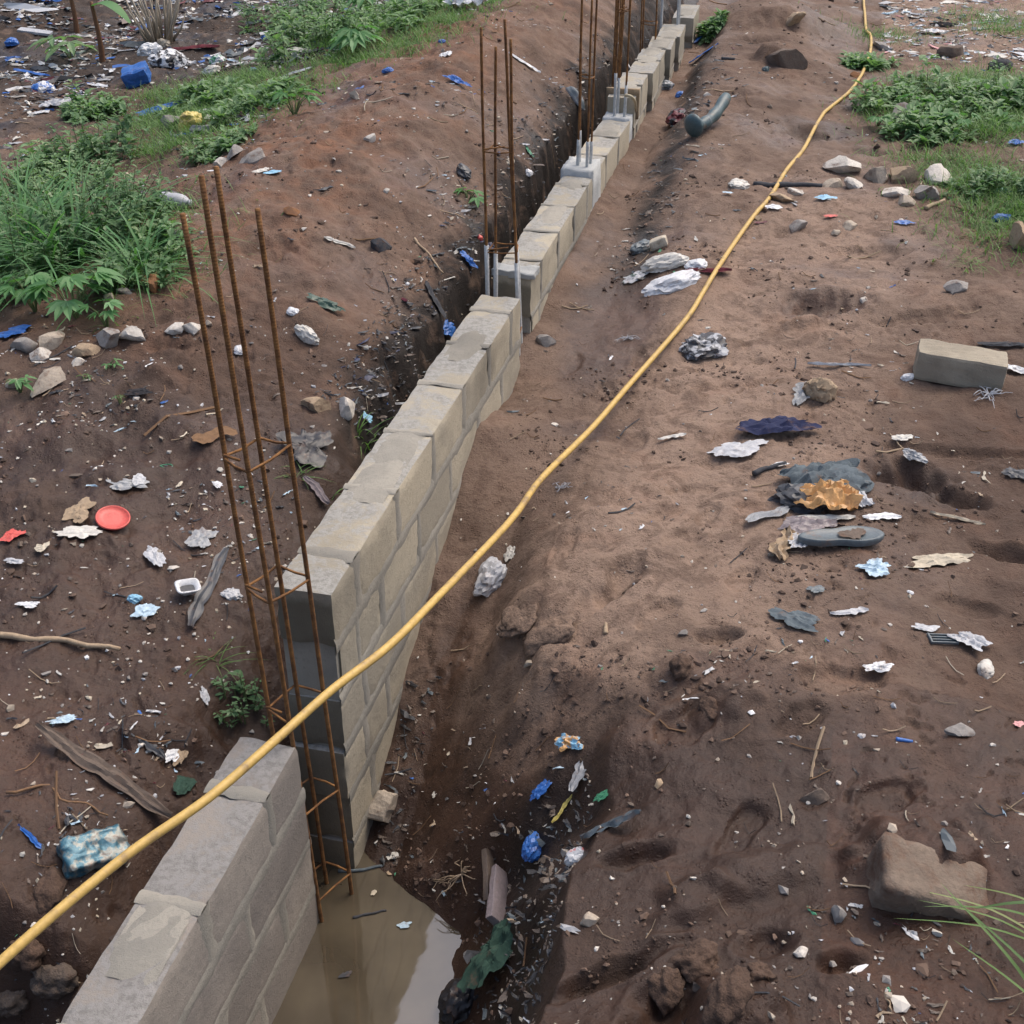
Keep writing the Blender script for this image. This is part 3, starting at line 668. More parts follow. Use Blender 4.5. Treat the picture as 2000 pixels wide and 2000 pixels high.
def rbox(lx, ly, lz, r=.01, cuts=4, amp=.0, seed=0):
    bm = bmesh.new(); bmesh.ops.create_cube(bm, size=1); bmesh.ops.subdivide_edges(bm, edges=bm.edges[:], cuts=cuts, use_grid_fill=True); s = Vector((seed, seed*2, 0))
    for v in bm.verts:
        p = Vector((v.co.x*lx, v.co.y*ly, v.co.z*lz)); q = Vector([max(-l/2+r, min(l/2-r, c)) for c, l in zip(p, (lx, ly, lz))]); d = p-q
        if d.length > 1e-6: p = q+d.normalized()*min(r, d.length)
        v.co = p+Vector((mnoise.noise(p*20+s), mnoise.noise(p*20+s*2), mnoise.noise(p*20-s)))*amp+Vector((0, 0, lz/2))
    V = [v.co.copy() for v in bm.verts]; F = [tuple(v.index for v in f.verts) for f in bm.faces]; bm.free(); return V, F
COLS = {'white': (.66, .67, .68), 'offwhite': (.55, .53, .48), 'cream': (.5, .44, .34), 'grey': (.30, .31, .32), 'palegrey': (.43, .44, .46), 'black': (.022, .022, .026), 'charcoal': (.05, .053, .06),
 'navy': (.018, .024, .07), 'blue': (.03, .13, .42), 'skyblue': (.22, .45, .62), 'paleblue': (.42, .56, .66), 'red': (.62, .10, .08), 'maroon': (.12, .02, .03), 'orange': (.55, .31, .12), 'yellow': (.55, .45, .12),
 'brown': (.20, .115, .06), 'tan': (.36, .27, .18), 'green': (.05, .22, .12), 'darkgreen': (.03, .07, .05), 'teal': (.055, .095, .105), 'pink': (.6, .28, .28), 'slate': (.10, .125, .14), 'mauve': (.2, .17, .18), 'mudbrown': (.13, .10, .08), 'stone': (.40, .34, .27), 'palestone': (.58, .54, .48), 'greystone': (.28, .26, .24), 'rust': (.25, .12, .055), 'clod': (.105, .066, .047), 'drysand': (.23, .16, .118)}
def cmat(col, kind):
    c = COLS[col]
    if kind == 'stone': return basic('stone_'+col, c, .92, .45, bumpd=.006, bscale=40, nscale=14)
    if kind == 'wood': return basic('wood_'+col, c, .85, .3, bumpd=.004, bscale=50, nscale=12)
    if kind == 'cloth': return basic('cloth_'+col, c, .9, .35, bumpd=.002, bscale=160, nscale=12)
    return basic('plastic_'+col, c, .42, .32, bumpd=.0015, bscale=90, nscale=12, spec=.5)
CAT = {}
ITEMS = []      # name, shape, px, py, width px, params, turn deg, colour, material kind, label, category
def it(name, shape, px, py, wpx, col, label, cat, turn=0, mk=None, group=None, **kw):
    ITEMS.append((name, shape, px, py, wpx, col, label, cat, turn, mk, group, kw))
S = 'stone'
# --- left bank
it('lid', 'lid', 222, 1022, 66, 'red', 'round red plastic lid lying flat on the left mud', 'lid', 10)
it('foam_tray', 'tray', 368, 1164, 46, 'white', 'small white square tray with dark inside, left of the rebar cage', 'tray', 25)
it('stick', 'stick', 110, 1260, 250, 'tan', 'thick pale broken stick lying at the left edge', 'stick', -2, 'wood', thick=.055)
it('plastic_bag', 'sheet', 600, 880, 100, 'black', 'torn black plastic bag beside the tall wall left face', 'bag', 60, long=.9)
it('foam_packet', 'packet', 178, 1672, 118, 'skyblue', 'glossy blue and silver snack packet propped at the left pit edge', 'packet', 35)
it('ribbon', 'rag', 62, 1645, 66, 'blue', 'bright blue plastic ribbon on the mud above the left pit', 'ribbon', -35, 'plastic', long=.2)
it('cloth_strip', 'rag', 205, 1510, 300, 'mudbrown', 'long muddy cloth strip snaking towards the foreground wall stub', 'cloth', -26, 'cloth', long=.16, lift=.12)
it('paper_packet', 'sheet', 335, 1478, 44, 'white', 'small white torn packet beside a dry leaf near the wall stub', 'packet', 70, long=.5)
it('dry_leaf', 'sheet', 357, 1488, 52, 'tan', 'dry tan leaf beside the white torn packet', 'leaf', 80, 'cloth', long=.45)
it('cloth_scrap', 'sheet', 355, 1538, 60, 'darkgreen', 'dark green cloth scrap against the foreground wall stub', 'cloth', 70, 'cloth', long=.6)
it('twig', 'stick', 120, 1558, 200, 'brown', 'thin curved brown twig reaching towards the blue snack packet', 'twig', -12, 'wood', thick=.03, bend=.25)
it('plastic_scrap', 'sheet', 123, 1417, 52, 'paleblue', 'pale blue plastic sliver on the left mud above the cloth strip', 'scrap', 25, long=.35)
it('plastic_scrap', 'sheet', 399, 1361, 36, 'palegrey', 'grey plastic sliver left of the lowest visible rebar tie', 'scrap', -60, long=.4)
it('mud_flap', 'rag', 285, 1455, 84, 'charcoal', 'dark folded rubber flap on the left mud', 'flap', -18, long=.3)
it('rubber_strap', 'rag', 408, 1148, 210, 'charcoal', 'long black rubber strap lying upright beside the small white tray', 'strap', 84, long=.16, lift=.06)
it('plastic_scrap', 'sheet', 302, 1092, 78, 'palegrey', 'grey curled plastic piece left of the black strap', 'scrap', -55, long=.35)
it('plastic_scrap', 'sheet', 395, 1060, 60, 'grey', 'crumpled grey foil at the top of the black strap', 'foil', 50, long=.8)
it('wrapper', 'lump', 262, 1172, 30, 'skyblue', 'small turquoise crumpled wrapper below the red lid', 'wrapper', 20)
it('wrapper', 'sheet', 282, 1203, 44, 'paleblue', 'pale torn wrapper attached beside the turquoise one', 'wrapper', 40, long=.7)
it('dry_leaf', 'sheet', 160, 1008, 62, 'tan', 'large curled tan leaf left of the red lid', 'leaf', 60, 'cloth', long=.7)
it('cardboard_piece', 'sheet', 155, 1048, 82, 'offwhite', 'pale torn cardboard strip beneath the tan leaf by the red lid', 'cardboard', 12, long=.4, lift=.1)
it('wrapper', 'sheet', 26, 1053, 40, 'red', 'small red and white wrapper at the left edge', 'wrapper', 30, long=.7)
it('plastic_scrap', 'sheet', 26, 1099, 36, 'palegrey', 'pale grey flake at the left edge below the red wrapper', 'scrap', 8, long=.4)
it('plastic_scrap', 'sheet', 84, 1075, 28, 'cream', 'small cream triangle of paper on the left mud', 'paper', 30, long=.7)
it('plastic_scrap', 'sheet', 58, 1190, 42, 'white', 'white folded paper strip above the pale stick', 'paper', 5, long=.4)
it('wrapper', 'lump', 450, 1165, 40, 'palegrey', 'clear crumpled plastic right of the small white tray', 'wrapper', 0, fold=.5)
it('plastic_scrap', 'sheet', 252, 955, 70, 'grey', 'grey torn plastic above the red lid', 'scrap', 10, long=.4)
it('plastic_scrap', 'sheet', 272, 948, 28, 'palegrey', 'rounded grey plastic cap beside torn plastic above the lid', 'cap', 60, long=.8)
it('paper_scrap', 'sheet', 425, 953, 26, 'white', 'white paper corner left of the rebar cage mid height', 'paper', -40, long=.6)
it('paper_scrap', 'sheet', 352, 952, 22, 'cream', 'thin cream paper sliver left of the white paper corner', 'paper', 65, long=.4)
it('husk', 'rag', 420, 858, 80, 'brown', 'flattened brown leafy husk behind the rebar bars', 'husk', 30, 'cloth', long=.5, lift=.08)
it('wood_scrap', 'rag', 618, 963, 66, 'mauve', 'weathered grey bark strip beside the tall wall', 'bark', -35, 'wood', long=.4)
it('loop', 'loop', 325, 912, 24, 'green', 'tiny green plastic ring on the left mud', 'ring', 0)
it('cloth_scrap', 'sheet', 272, 772, 48, 'black', 'small black cloth scrap on the left slope', 'cloth', 5, 'cloth', long=.4)
it('stone', S, 615, 800, 50, 'tan', 'tan knobbly stone on the slope left of the tall wall', 'stone', 20, group='loose stones')
it('stone', S, 675, 800, 52, 'palestone', 'pale knobbly stone nearest the tall wall left side', 'stone', -40, group='loose stones')
it('plastic_scrap', 'sheet', 714, 824, 28, 'skyblue', 'small sky blue plastic square beside the tall wall', 'scrap', -20, long=.7)
it('stone', S, 345, 642, 36, 'palestone', 'left of a pair of white stones on the slope', 'stone', 10, group='loose stones')
it('stone', S, 378, 645, 40, 'palestone', 'right of a pair of white stones on the slope', 'stone', 50, group='loose stones')
it('paper_cup', 'lump', 470, 690, 30, 'white', 'white flattened cup between the rebar bars', 'cup', 80, flat=.5)
it('wrapper', 'lump', 598, 662, 56, 'offwhite', 'muddy white crumpled wrapper on the left slope', 'wrapper', -25, long=.5)
it('paper_scrap', 'lump', 572, 610, 28, 'white', 'small white crumpled paper on the left slope', 'paper', -40)
it('wrapper', 'sheet', 632, 598, 70, 'darkgreen', 'dark green crumpled wrapper on the left slope', 'wrapper', -4, long=.4, lift=.25)
it('stone', S, 572, 420, 28, 'rust', 'small rusty stone on the orange mound', 'stone', 0, group='loose stones')
it('stone', S, 748, 487, 40, 'charcoal', 'dark stone on the slope left of the second cage', 'stone', 10, group='loose stones')
it('paper_scrap', 'rag', 663, 477, 58, 'offwhite', 'white and pink paper roll on the mound', 'paper', 4, 'plastic', long=.25)
it('root', 'stick', 838, 500, 110, 'tan', 'pale bare root hanging down the mound towards the dark trench', 'root', -52, 'wood', thick=.05)
it('stone', S, 722, 276, 26, 'palestone', 'small pale stone on the mound top', 'stone', 0, group='loose stones')
it('cloth_scrap', 'lump', 904, 342, 40, 'charcoal', 'dark crumpled rag on the mound left of the second cage', 'rag', -40)
it('plastic_bag', 'sheet', 893, 163, 52, 'blue', 'bright blue torn bag on the mound crest', 'bag', -20, long=.5, lift=.3)
it('plastic_scrap', 'lump', 758, 142, 24, 'blue', 'small blue bag left of the mound crest', 'bag', 0)
it('plastic_scrap', 'lump', 864, 84, 16, 'blue', 'tiny blue bag beyond the mound', 'bag', 0)
it('paper_scrap', 'sheet', 871, 110, 26, 'white', 'white crumpled paper beyond the blue torn bag', 'paper', 40, long=.7, lift=.4)
it('plastic_sheet', 'rag', 1024, 128, 66, 'white', 'white plastic strip on the far mound', 'sheet', 4, 'plastic', long=.3)
it('shoe', 'shoe', 1122, 196, 60, 'slate', 'old dark shoe lying on the mound beyond the third cage', 'shoe', -40)
it('pipe_offcut', 'stick', 1229, 139, 24, 'white', 'short white pipe offcut beside the distant wall', 'pipe', -40, 'plastic', thick=.22, bend=0)
it('plastic_bag', 'sheet', 907, 14, 78, 'white', 'long white sack at the top edge beyond the mound', 'sack', -8, long=.45, lift=.5)
it('plastic_scrap', 'lump', 1032, 341, 22, 'white', 'small white plastic bit behind the second cage', 'scrap', 60)
it('plastic_scrap', 'lump', 995, 318, 22, 'cream', 'cream crumpled bit seen through the second cage', 'scrap', 60)
it('plastic_strip', 'rag', 1032, 300, 44, 'green', 'green plastic strip on the trench edge behind the second cage', 'strip', -60, 'plastic', long=.3)
it('ball', 'lump', 936, 470, 16, 'red', 'small red ball of plastic on the trench edge', 'plastic', 0, flat=.9, fold=.1)
it('plastic_bag', 'sheet', 911, 513, 44, 'blue', 'blue rag hanging over the dark trench edge', 'rag', 10, long=.6, lift=.35)
it('plastic_bag', 'sheet', 955, 497, 36, 'navy', 'navy rag in the dark trench beside the second cage', 'rag', 60, long=.5, lift=.35)
it('plastic_bag', 'sheet', 871, 650, 56, 'blue', 'deep blue sheet down in the trench behind the tall wall', 'sheet', 75, long=.6, lift=.3)
it('plastic_strip', 'rag', 850, 590, 90, 'charcoal', 'black cloth strip on the trench lip behind the tall wall', 'cloth', -55, 'cloth', long=.3)
# --- upper left
it('plastic_bottle', 'bottle', 345, 408, 82, 'palegrey', 'clear plastic bottle lying beside the weeds on the left', 'bottle', -28)
it('pipe_offcut', 'stick', 264, 370, 44, 'white', 'thin white pipe beside the weeds on the left', 'pipe', 3, 'plastic', thick=.13, bend=0)
it('shoe', 'shoe', 326, 384, 50, 'black', 'black shoe lying behind the clear bottle', 'shoe', 5)
it('stone', S, 431, 319, 30, 'palestone', 'white stone above the left rebar bars', 'stone', 0, group='loose stones')
it('stone', S, 494, 314, 50, 'greystone', 'flat grey stone beside the white stone above the rebar', 'stone', 15, group='loose stones', flat=.4)
it('stone', S, 460, 303, 44, 'greystone', 'grey slab stone behind the white stone', 'stone', 5, group='loose stones', flat=.4)
it('wrapper', 'sheet', 533, 342, 34, 'skyblue', 'sky blue wrapper on the mound left flank', 'wrapper', 30, long=.5)
it('wrapper', 'sheet', 510, 340, 36, 'offwhite', 'pale wrapper left of the sky blue one', 'wrapper', 30, long=.4)
it('paper_bag', 'lump', 378, 246, 38, 'yellow', 'yellow crumpled paper bag in the grass', 'bag', 0, flat=.9)
it('stone', S, 342, 244, 38, 'greystone', 'grey stone beside the yellow paper bag', 'stone', 0, group='loose stones')
it('plastic_sheet', 'sheet', 318, 219, 70, 'blue', 'blue plastic sheet half hidden in the grass', 'sheet', 5, long=.35)
it('plastic_bag', 'sheet', 402, 225, 42, 'palegrey', 'pale grey bag right of the blue sheet in the grass', 'bag', -8, long=.5, lift=.3)
it('wrapper', 'sheet', 189, 229, 30, 'white', 'white wrapper above the leafy dome shrub', 'wrapper', 5, long=.6)
it('plastic_box', 'crate', 273, 161, 38, 'blue', 'blue plastic box tilted in the rubbish', 'box', 5)
it('cloth_scrap', 'lump', 330, 128, 56, 'black', 'black and white printed cloth heap in the rubbish', 'cloth', 10, 'cloth', col2='white')
it('cloth_scrap', 'rag', 384, 102, 66, 'maroon', 'dark red cloth above the black and white cloth heap', 'cloth', -6, 'cloth', long=.4)
it('cloth_scrap', 'sheet', 525, 166, 44, 'maroon', 'dark red cloth in the grass below the leafy bush', 'cloth', -8, 'cloth', long=.5, lift=.3)
it('plastic_bag', 'lump', 293, 106, 36, 'white', 'round white bag below the dry stalk bundle', 'bag', 5, flat=.75)
it('plastic_bag', 'lump', 320, 92, 20, 'cream', 'small cream bag beside the round white bag', 'bag', 0, flat=.9)
it('plank', 'crate', 69, 64, 50, 'palegrey', 'short grey plank on the upper left slope', 'plank', -6, thin=True)
it('plastic_bag', 'sheet', 78, 5, 56, 'blue', 'blue bag at the top left edge', 'bag', 0, long=.5, lift=.4)
it('plastic_sheet', 'rag', 62, 147, 52, 'blue', 'blue sheet below the drooping leaf plant', 'sheet', -12, 'plastic', long=.4)
it('plastic_sheet', 'rag', 116, 160, 40, 'offwhite', 'pale sheet right of the blue sheet below the drooping plant', 'sheet', -15, 'plastic', long=.35)
it('bucket', 'lump', 86, 180, 34, 'blue', 'crushed blue and white tub at the upper left', 'tub', 0, col2='white')
it('plastic_scrap', 'lump', 24, 88, 24, 'blue', 'small blue bag near the left edge of the slope', 'bag', 30)
it('paper_scrap', 'sheet', 83, 222, 32, 'white', 'white paper in the rubbish left of the dome shrub', 'paper', 4, long=.4)
it('plastic_scrap', 'sheet', 110, 208, 44, 'palegrey', 'silvery plastic among the upper left rubbish', 'plastic', 10, long=.6, lift=.3)
it('plastic_scrap', 'lump', 518, 75, 16, 'blue', 'small upright blue bag beside the leafy bush', 'bag', 80)
it('plastic_scrap', 'sheet', 580, 146, 46, 'palegrey', 'thin pale strip below the leafy bush', 'strip', -4, long=.25)
it('wrapper', 'lump', 425, 123, 28, 'white', 'white crumpled bag right of the black cloth heap', 'bag', 5, col2='green')
it('wrapper', 'lump', 413, 142, 30, 'offwhite', 'off white crumpled bag below the white and green bag', 'bag', 0)
it('plastic_scrap', 'lump', 494, 140, 14, 'skyblue', 'tiny sky blue cup in the upper rubbish', 'cup', 0)
it('cloth_scrap', 'rag', 610, 106, 40, 'charcoal', 'black cloth between white scraps under the leafy bush', 'cloth', 0, 'cloth')
it('plastic_bag', 'sheet', 36, 655, 60, 'blue', 'blue bag at the left edge below the weeds', 'bag', -8, long=.6)
for k, (x, y, wd, c) in enumerate([(43, 679, 46, 'greystone'), (80, 702, 44, 'palestone'), (103, 668, 50, 'stone'), (217, 667, 58, 'greystone'), (262, 660, 48, 'palestone'), (176, 692, 46, 'tan'), (153, 712, 34, 'palestone'), (298, 560, 42, 'rust'), (215, 586, 30, 'stone'), (30, 752, 36, 'stone'), (95, 755, 60, 'stone'), (330, 495, 30, 'stone'), (348, 465, 30, 'palestone'), (246, 572, 26, 'greystone')]):
    lab = ['grey rounded stone nearest the left edge below the weeds', 'white pitted stone low at the left below the blue bag', 'flat tan stone under the left weeds', 'large grey stone at the foot of the lobed leaves', 'pale cornered stone right of the large grey stone', 'tan stone in front of the large grey stone', 'small white stone tucked against a tan stone', 'orange brown stone at the right foot of the tall grass', 'brown stone just above the lobed leaves', 'dull stone at the far left below the white pitted stone', 'long flat muddy stone at the left under small sprouts', 'stone at the upper right corner of the left weeds', 'pale stone just below the clear bottle', 'small grey stone between orange stone and lobed leaves'][k]
    it('stone', S, x, y, wd, c, lab, 'stone', k*40, group='stones along the left weeds', flat=.6 if k != 10 else .35)
# --- right bank
it('plastic_bag', 'lump', 962, 1136, 84, 'palegrey', 'crumpled white plastic bag in the channel beside the wall', 'bag', 60, long=.75, fold=.45)
it('paper_scrap', 'sheet', 998, 1086, 44, 'offwhite', 'torn white paper just above the crumpled bag', 'paper', 110, long=.6)
it('string_tuft', 'strings', 1096, 955, 40, 'palegrey', 'frayed white string tuft on the sand', 'string', -20)
it('plastic_scrap', 'rag', 1312, 860, 52, 'offwhite', 'dirty white plastic strip right of the hose', 'plastic', 8, 'plastic', long=.3)
it('stone', S, 1035, 1298, 24, 'stone', 'small stone at the foot of the cracked slab of soil', 'stone', 20, group='loose stones')
it('stick', 'stick', 1184, 1232, 26, 'tan', 'short tan wood peg in the sand', 'peg', 85, 'wood', thick=.4, bend=0)
it('brick_chunk', 'crate', 755, 1583, 52, 'stone', 'broken tan brick wedged at the wall foot above the puddle', 'brick', 60, chunk=True)
it('wrapper', 'sheet', 1112, 1460, 58, 'orange', 'orange and blue snack wrapper at the head of the gully', 'wrapper', -25, long=.6, lift=.35, col2='skyblue')
it('foil_bag', 'rag', 1135, 1510, 80, 'grey', 'grey foil bag draped down the gully lip', 'bag', 55, 'plastic', long=.45)
it('plastic_bag', 'sheet', 1056, 1552, 50, 'blue', 'blue torn bag on the gully lip beside the yellow strip', 'bag', 35, long=.45, lift=.3)
it('plastic_strip', 'rag', 1100, 1583, 62, 'yellow', 'muddy yellow strip on the gully lip', 'strip', 40, 'plastic', long=.2)
it('plastic_bag', 'lump', 1046, 1664, 66, 'blue', 'deep blue bag crumpled in the gully', 'bag', 70, long=.6, flat=.7)
it('wrapper', 'lump', 1128, 1678, 52, 'white', 'white and red crumpled wrapper below the dark flap', 'wrapper', -10, long=.8, col2='red')
it('rubber_flap', 'rag', 1195, 1618, 130, 'slate', 'dark blue rubber flap curling from the soil', 'flap', -14, long=.3, lift=.3)
it('leaf_sprig', 'sheet', 1176, 1563, 36, 'green', 'small green leaf sprig near the gully', 'leaf', 10, 'cloth', long=.5)
it('twigs', 'strings', 905, 1715, 110, 'tan', 'bundle of bare twigs poking over the puddle', 'twigs', 5)
it('board', 'plank', 985, 1765, 130, 'mauve', 'grey weathered board edge standing at the gully lip', 'board', 86)
it('board', 'plank', 968, 1725, 110, 'mudbrown', 'dark board beside the weathered board edge', 'board', 88)
it('cloth', 'sheet', 975, 1868, 150, 'darkgreen', 'dark green wet cloth hanging into the puddle', 'cloth', 40, 'cloth', long=.6, lift=.3)
it('plastic_bag', 'lump', 905, 1960, 100, 'black', 'black wet bag at the puddle edge', 'bag', 40, flat=.7)
it('plastic_scrap', 'lump', 1077, 1793, 12, 'white', 'tiny white plastic bead on the crust by the boards', 'bead', 0)
it('stone', S, 1150, 1804, 36, 'stone', 'small brown stone on the crust right of the boards', 'stone', 0, group='loose stones')
it('stone', S, 1288, 1537, 26, 'tan', 'small tan stone above the green sprig', 'stone', 60, group='loose stones', long=.5)
it('rag_pile', 'lump', 1375, 684, 84, 'palegrey', 'heap of white and black rags right of the hose', 'rags', 10, 'cloth', fold=.55, flat=.5, col2='charcoal')
it('plastic_tape', 'rag', 1638, 720, 110, 'palegrey', 'pale plastic tape on the sand left of the loose block', 'tape', -8, 'plastic', long=.12)
it('sack_lump', 'lump', 1598, 772, 66, 'tan', 'brown stuffed sack lump beside grey cloth', 'sack', 0, 'cloth', flat=.95)
it('cloth_scrap', 'rag', 1565, 778, 78, 'grey', 'grey cloth draped over the brown sack lump', 'cloth', 70, 'cloth', long=.5, lift=.5)
it('cloth', 'sheet', 1512, 843, 148, 'navy', 'navy blue cloth lying on the sand', 'cloth', 14, 'cloth', long=.4, lift=.26)
it('plastic_bag', 'sheet', 1440, 884, 98, 'palegrey', 'flat white plastic bag in front of the navy cloth', 'bag', 14, long=.45, lift=.12)
it('stick', 'stick', 1502, 920, 74, 'charcoal', 'charred dark stick right of the white bag', 'stick', 22, 'wood', thick=.16)
it('paper_scrap', 'sheet', 1526, 915, 30, 'white', 'small white paper on the charred stick', 'paper', 5, long=.5)
it('cloth', 'sheet', 1596, 940, 150, 'slate', 'grey crumpled blanket behind the orange bag', 'blanket', 16, 'cloth', long=.6, lift=.4)
it('plastic_bag', 'sheet', 1612, 990, 124, 'orange', 'crumpled orange plastic bag in the middle rubbish heap', 'bag', 12, long=.75, lift=.7)
it('plastic_bag', 'lump', 1560, 985, 120, 'charcoal', 'black filled bag under the grey blanket in the rubbish heap', 'bag', 20, flat=.5, fold=.4)
it('plastic_bag', 'lump', 1632, 955, 130, 'slate', 'grey bundled sheet at the back of the rubbish heap', 'bundle', 10, 'cloth', flat=.5, fold=.4)
it('plastic_scrap', 'sheet', 1665, 985, 80, 'palegrey', 'pale film at the right shoulder of the orange bag', 'film', -60, long=.6, lift=.4)
it('plastic_scrap', 'sheet', 1580, 1035, 120, 'mauve', 'dull pink film above the cardboard roll', 'film', 15, long=.4, lift=.3)
it('cloth', 'rag', 1500, 1012, 100, 'grey', 'grey cloth tail on the left of the rubbish heap', 'cloth', 35, 'cloth', long=.4)
it('cardboard_roll', 'rag', 1532, 1072, 96, 'tan', 'torn brown cardboard roll at the front of the rubbish heap', 'cardboard', 68, 'cloth', long=.55, lift=.7)
it('shoe_sole', 'sole', 1640, 1062, 178, 'slate', 'dark grey shoe sole lying in the rubbish heap', 'shoe sole', 10)
it('paper_scrap', 'rag', 1722, 1016, 70, 'white', 'white foam strip right of the orange bag', 'foam', 4, 'plastic', long=.4)
it('plastic_scrap', 'sheet', 1560, 1062, 70, 'palegrey', 'pale film tangled between cardboard roll and shoe sole', 'film', 60, long=.5, lift=.3)
it('plastic_scrap', 'rag', 1610, 1018, 110, 'offwhite', 'off white paper strip under the orange bag', 'paper', 4, 'cloth', long=.25)
it('fabric_strap', 'rag', 1868, 1020, 96, 'cream', 'cream fabric strap right of the rubbish heap', 'strap', -18, 'cloth', long=.16)
it('fabric_scrap', 'sheet', 1838, 1100, 128, 'cream', 'cream pointed fabric piece below the cream strap', 'cloth', 12, 'cloth', long=.42, lift=.16, taper=1.2)
it('plastic_bag', 'sheet', 1710, 1116, 66, 'paleblue', 'pale blue crumpled film on the mud', 'film', 15, long=.8, lift=.3)
it('plastic_scrap', 'sheet', 1594, 1158, 36, 'slate', 'small dark blue scrap below the cardboard roll', 'scrap', 0, long=.7)
it('cloth_scrap', 'sheet', 1547, 1217, 94, 'slate', 'dark teal torn cloth on the mud', 'cloth', -35, 'cloth', long=.6)
it('plastic_strip', 'rag', 1658, 1200, 70, 'palegrey', 'pale knotted strip right of the dark teal cloth', 'strip', 6, 'plastic', long=.3)
it('plastic_scrap', 'lump', 1776, 1160, 16, 'white', 'tiny white foam bit above the plastic grille', 'foam', 0)
it('grille', 'grille', 1840, 1252, 56, 'slate', 'small dark slotted plastic grille on the mud', 'grille', 4)
it('plastic_scrap', 'sheet', 1805, 1233, 48, 'palegrey', 'white torn sleeve left of the grille', 'plastic', -5, long=.45)
it('plastic_bag', 'sheet', 1895, 1258, 64, 'palegrey', 'clear folded bag right of the grille', 'bag', -30, long=.7, lift=.3)
it('plastic_bag', 'lump', 1924, 1312, 64, 'offwhite', 'white dented bottle pouch at the right', 'pouch', 70, long=.6, flat=.5, fold=.15)
it('foam_shard', 'sheet', 1713, 1309, 54, 'white', 'curved white foam shard half buried in the mud', 'foam', 8, long=.4, lift=.22)
it('plastic_scrap', 'lump', 1562, 1259, 12, 'white', 'tiny white pebble below the dark teal cloth', 'pebble', 0)
it('plastic_scrap', 'stick', 1765, 1451, 32, 'blue', 'small blue plastic peg on the lower right mud', 'peg', -6, 'plastic', thick=.3, bend=0)
it('plastic_scrap', 'lump', 1682, 1442, 18, 'white', 'small white foam bit left of the blue peg', 'foam', 0)
it('stone', S, 1876, 1435, 50, 'greystone', 'flat dark stone right of the blue peg', 'stone', -15, group='loose stones', flat=.35)
it('mud_clod', S, 1598, 1558, 46, 'mudbrown', 'clod of mud with a straw sticking up', 'clod', 0)
it('straw', 'stick', 1600, 1512, 44, 'tan', 'thin straw standing above the mud clod', 'straw', 78, 'wood', thick=.09, bend=.05)
it('stone', S, 1640, 1790, 32, 'greystone', 'grey chip standing up left of the green blades', 'stone', 60, group='loose stones', flat=1.2)
it('stone', S, 1565, 1868, 28, 'palestone', 'pale stone low on the right foreground mud', 'stone', 0, group='loose stones')
it('stone', S, 1828, 1826, 20, 'palestone', 'small white stone under the green blades', 'stone', 0, group='loose stones')
it('buried_block', 'crate', 1820, 1728, 230, 'greystone', 'half buried concrete block beside the green grass blades', 'block', -8, buried=True)
it('plastic_scrap', 'sheet', 1990, 1420, 30, 'pink', 'pinkish flake at the right edge', 'scrap', 30, long=.6)
# --- beside the silted channel
it('plastic_bag', 'lump', 1254, 490, 54, 'slate', 'blue grey bag at the channel edge', 'bag', 40, long=.6)
it('cup', 'crate', 1290, 485, 34, 'cream', 'small yellowish carton beside the blue grey bag', 'carton', -5)
it('plastic_bag', 'lump', 1300, 521, 92, 'offwhite', 'white rag sack above the larger white sack', 'sack', -10, 'plastic', long=.5, flat=.35, fold=.4)
it('plastic_bag', 'lump', 1318, 560, 130, 'white', 'long white sack lying left of the hose', 'sack', 12, 'plastic', long=.42, flat=.3, fold=.3)
it('plastic_bag', 'lump', 1362, 522, 48, 'white', 'white bundle touching the hose', 'bundle', 5, flat=.5)
it('cloth_scrap', 'rag', 1380, 537, 90, 'maroon', 'dark red cloth strip beneath the hose', 'cloth', 6, 'cloth', long=.25)
it('wrapper', 'sheet', 1244, 545, 50, 'darkgreen', 'green and white wrapper left of the white sacks', 'wrapper', 5, long=.6, col2='palegrey')
it('string_tuft', 'strings', 1226, 665, 44, 'palegrey', 'pale frayed root on the sand below the sacks', 'root', 10)
it('stone', S, 1072, 672, 34, 'greystone', 'grey stone beside the second cage wall gap', 'stone', 0, group='loose stones')
it('bent_duct', 'duct', 1385, 262, 110, 'teal', 'bent grey blue pipe with a wide dented mouth', 'pipe', 20)
it('rag_pile', 'lump', 1326, 234, 54, 'charcoal', 'dark rag heap with a red patch at the channel edge', 'rags', 80, 'cloth', fold=.5, col2='maroon')
it('plastic_scrap', 'lump', 1328, 190, 20, 'blue', 'dark blue bag in the ditch beside the distant wall', 'bag', 60)
it('cloth_scrap', 'lump', 1300, 172, 34, 'slate', 'grey and white rags against the distant wall', 'rags', 0, col2='palegrey')
it('plastic_sheet', 'rag', 1375, 107, 60, 'blue', 'blue plastic sheet on the far ditch edge', 'sheet', 4, 'plastic', long=.3)
it('plastic_sheet', 'rag', 1368, 78, 40, 'blue', 'narrow blue strip above the far blue sheet', 'strip', 50, 'plastic', long=.3)
it('stick', 'stick', 1422, 117, 26, 'charcoal', 'short dark stick on the far sand', 'stick', 5, 'wood', thick=.25)
it('stone', S, 1380, 187, 16, 'palestone', 'small white stone on the far sand', 'stone', 0, group='loose stones')
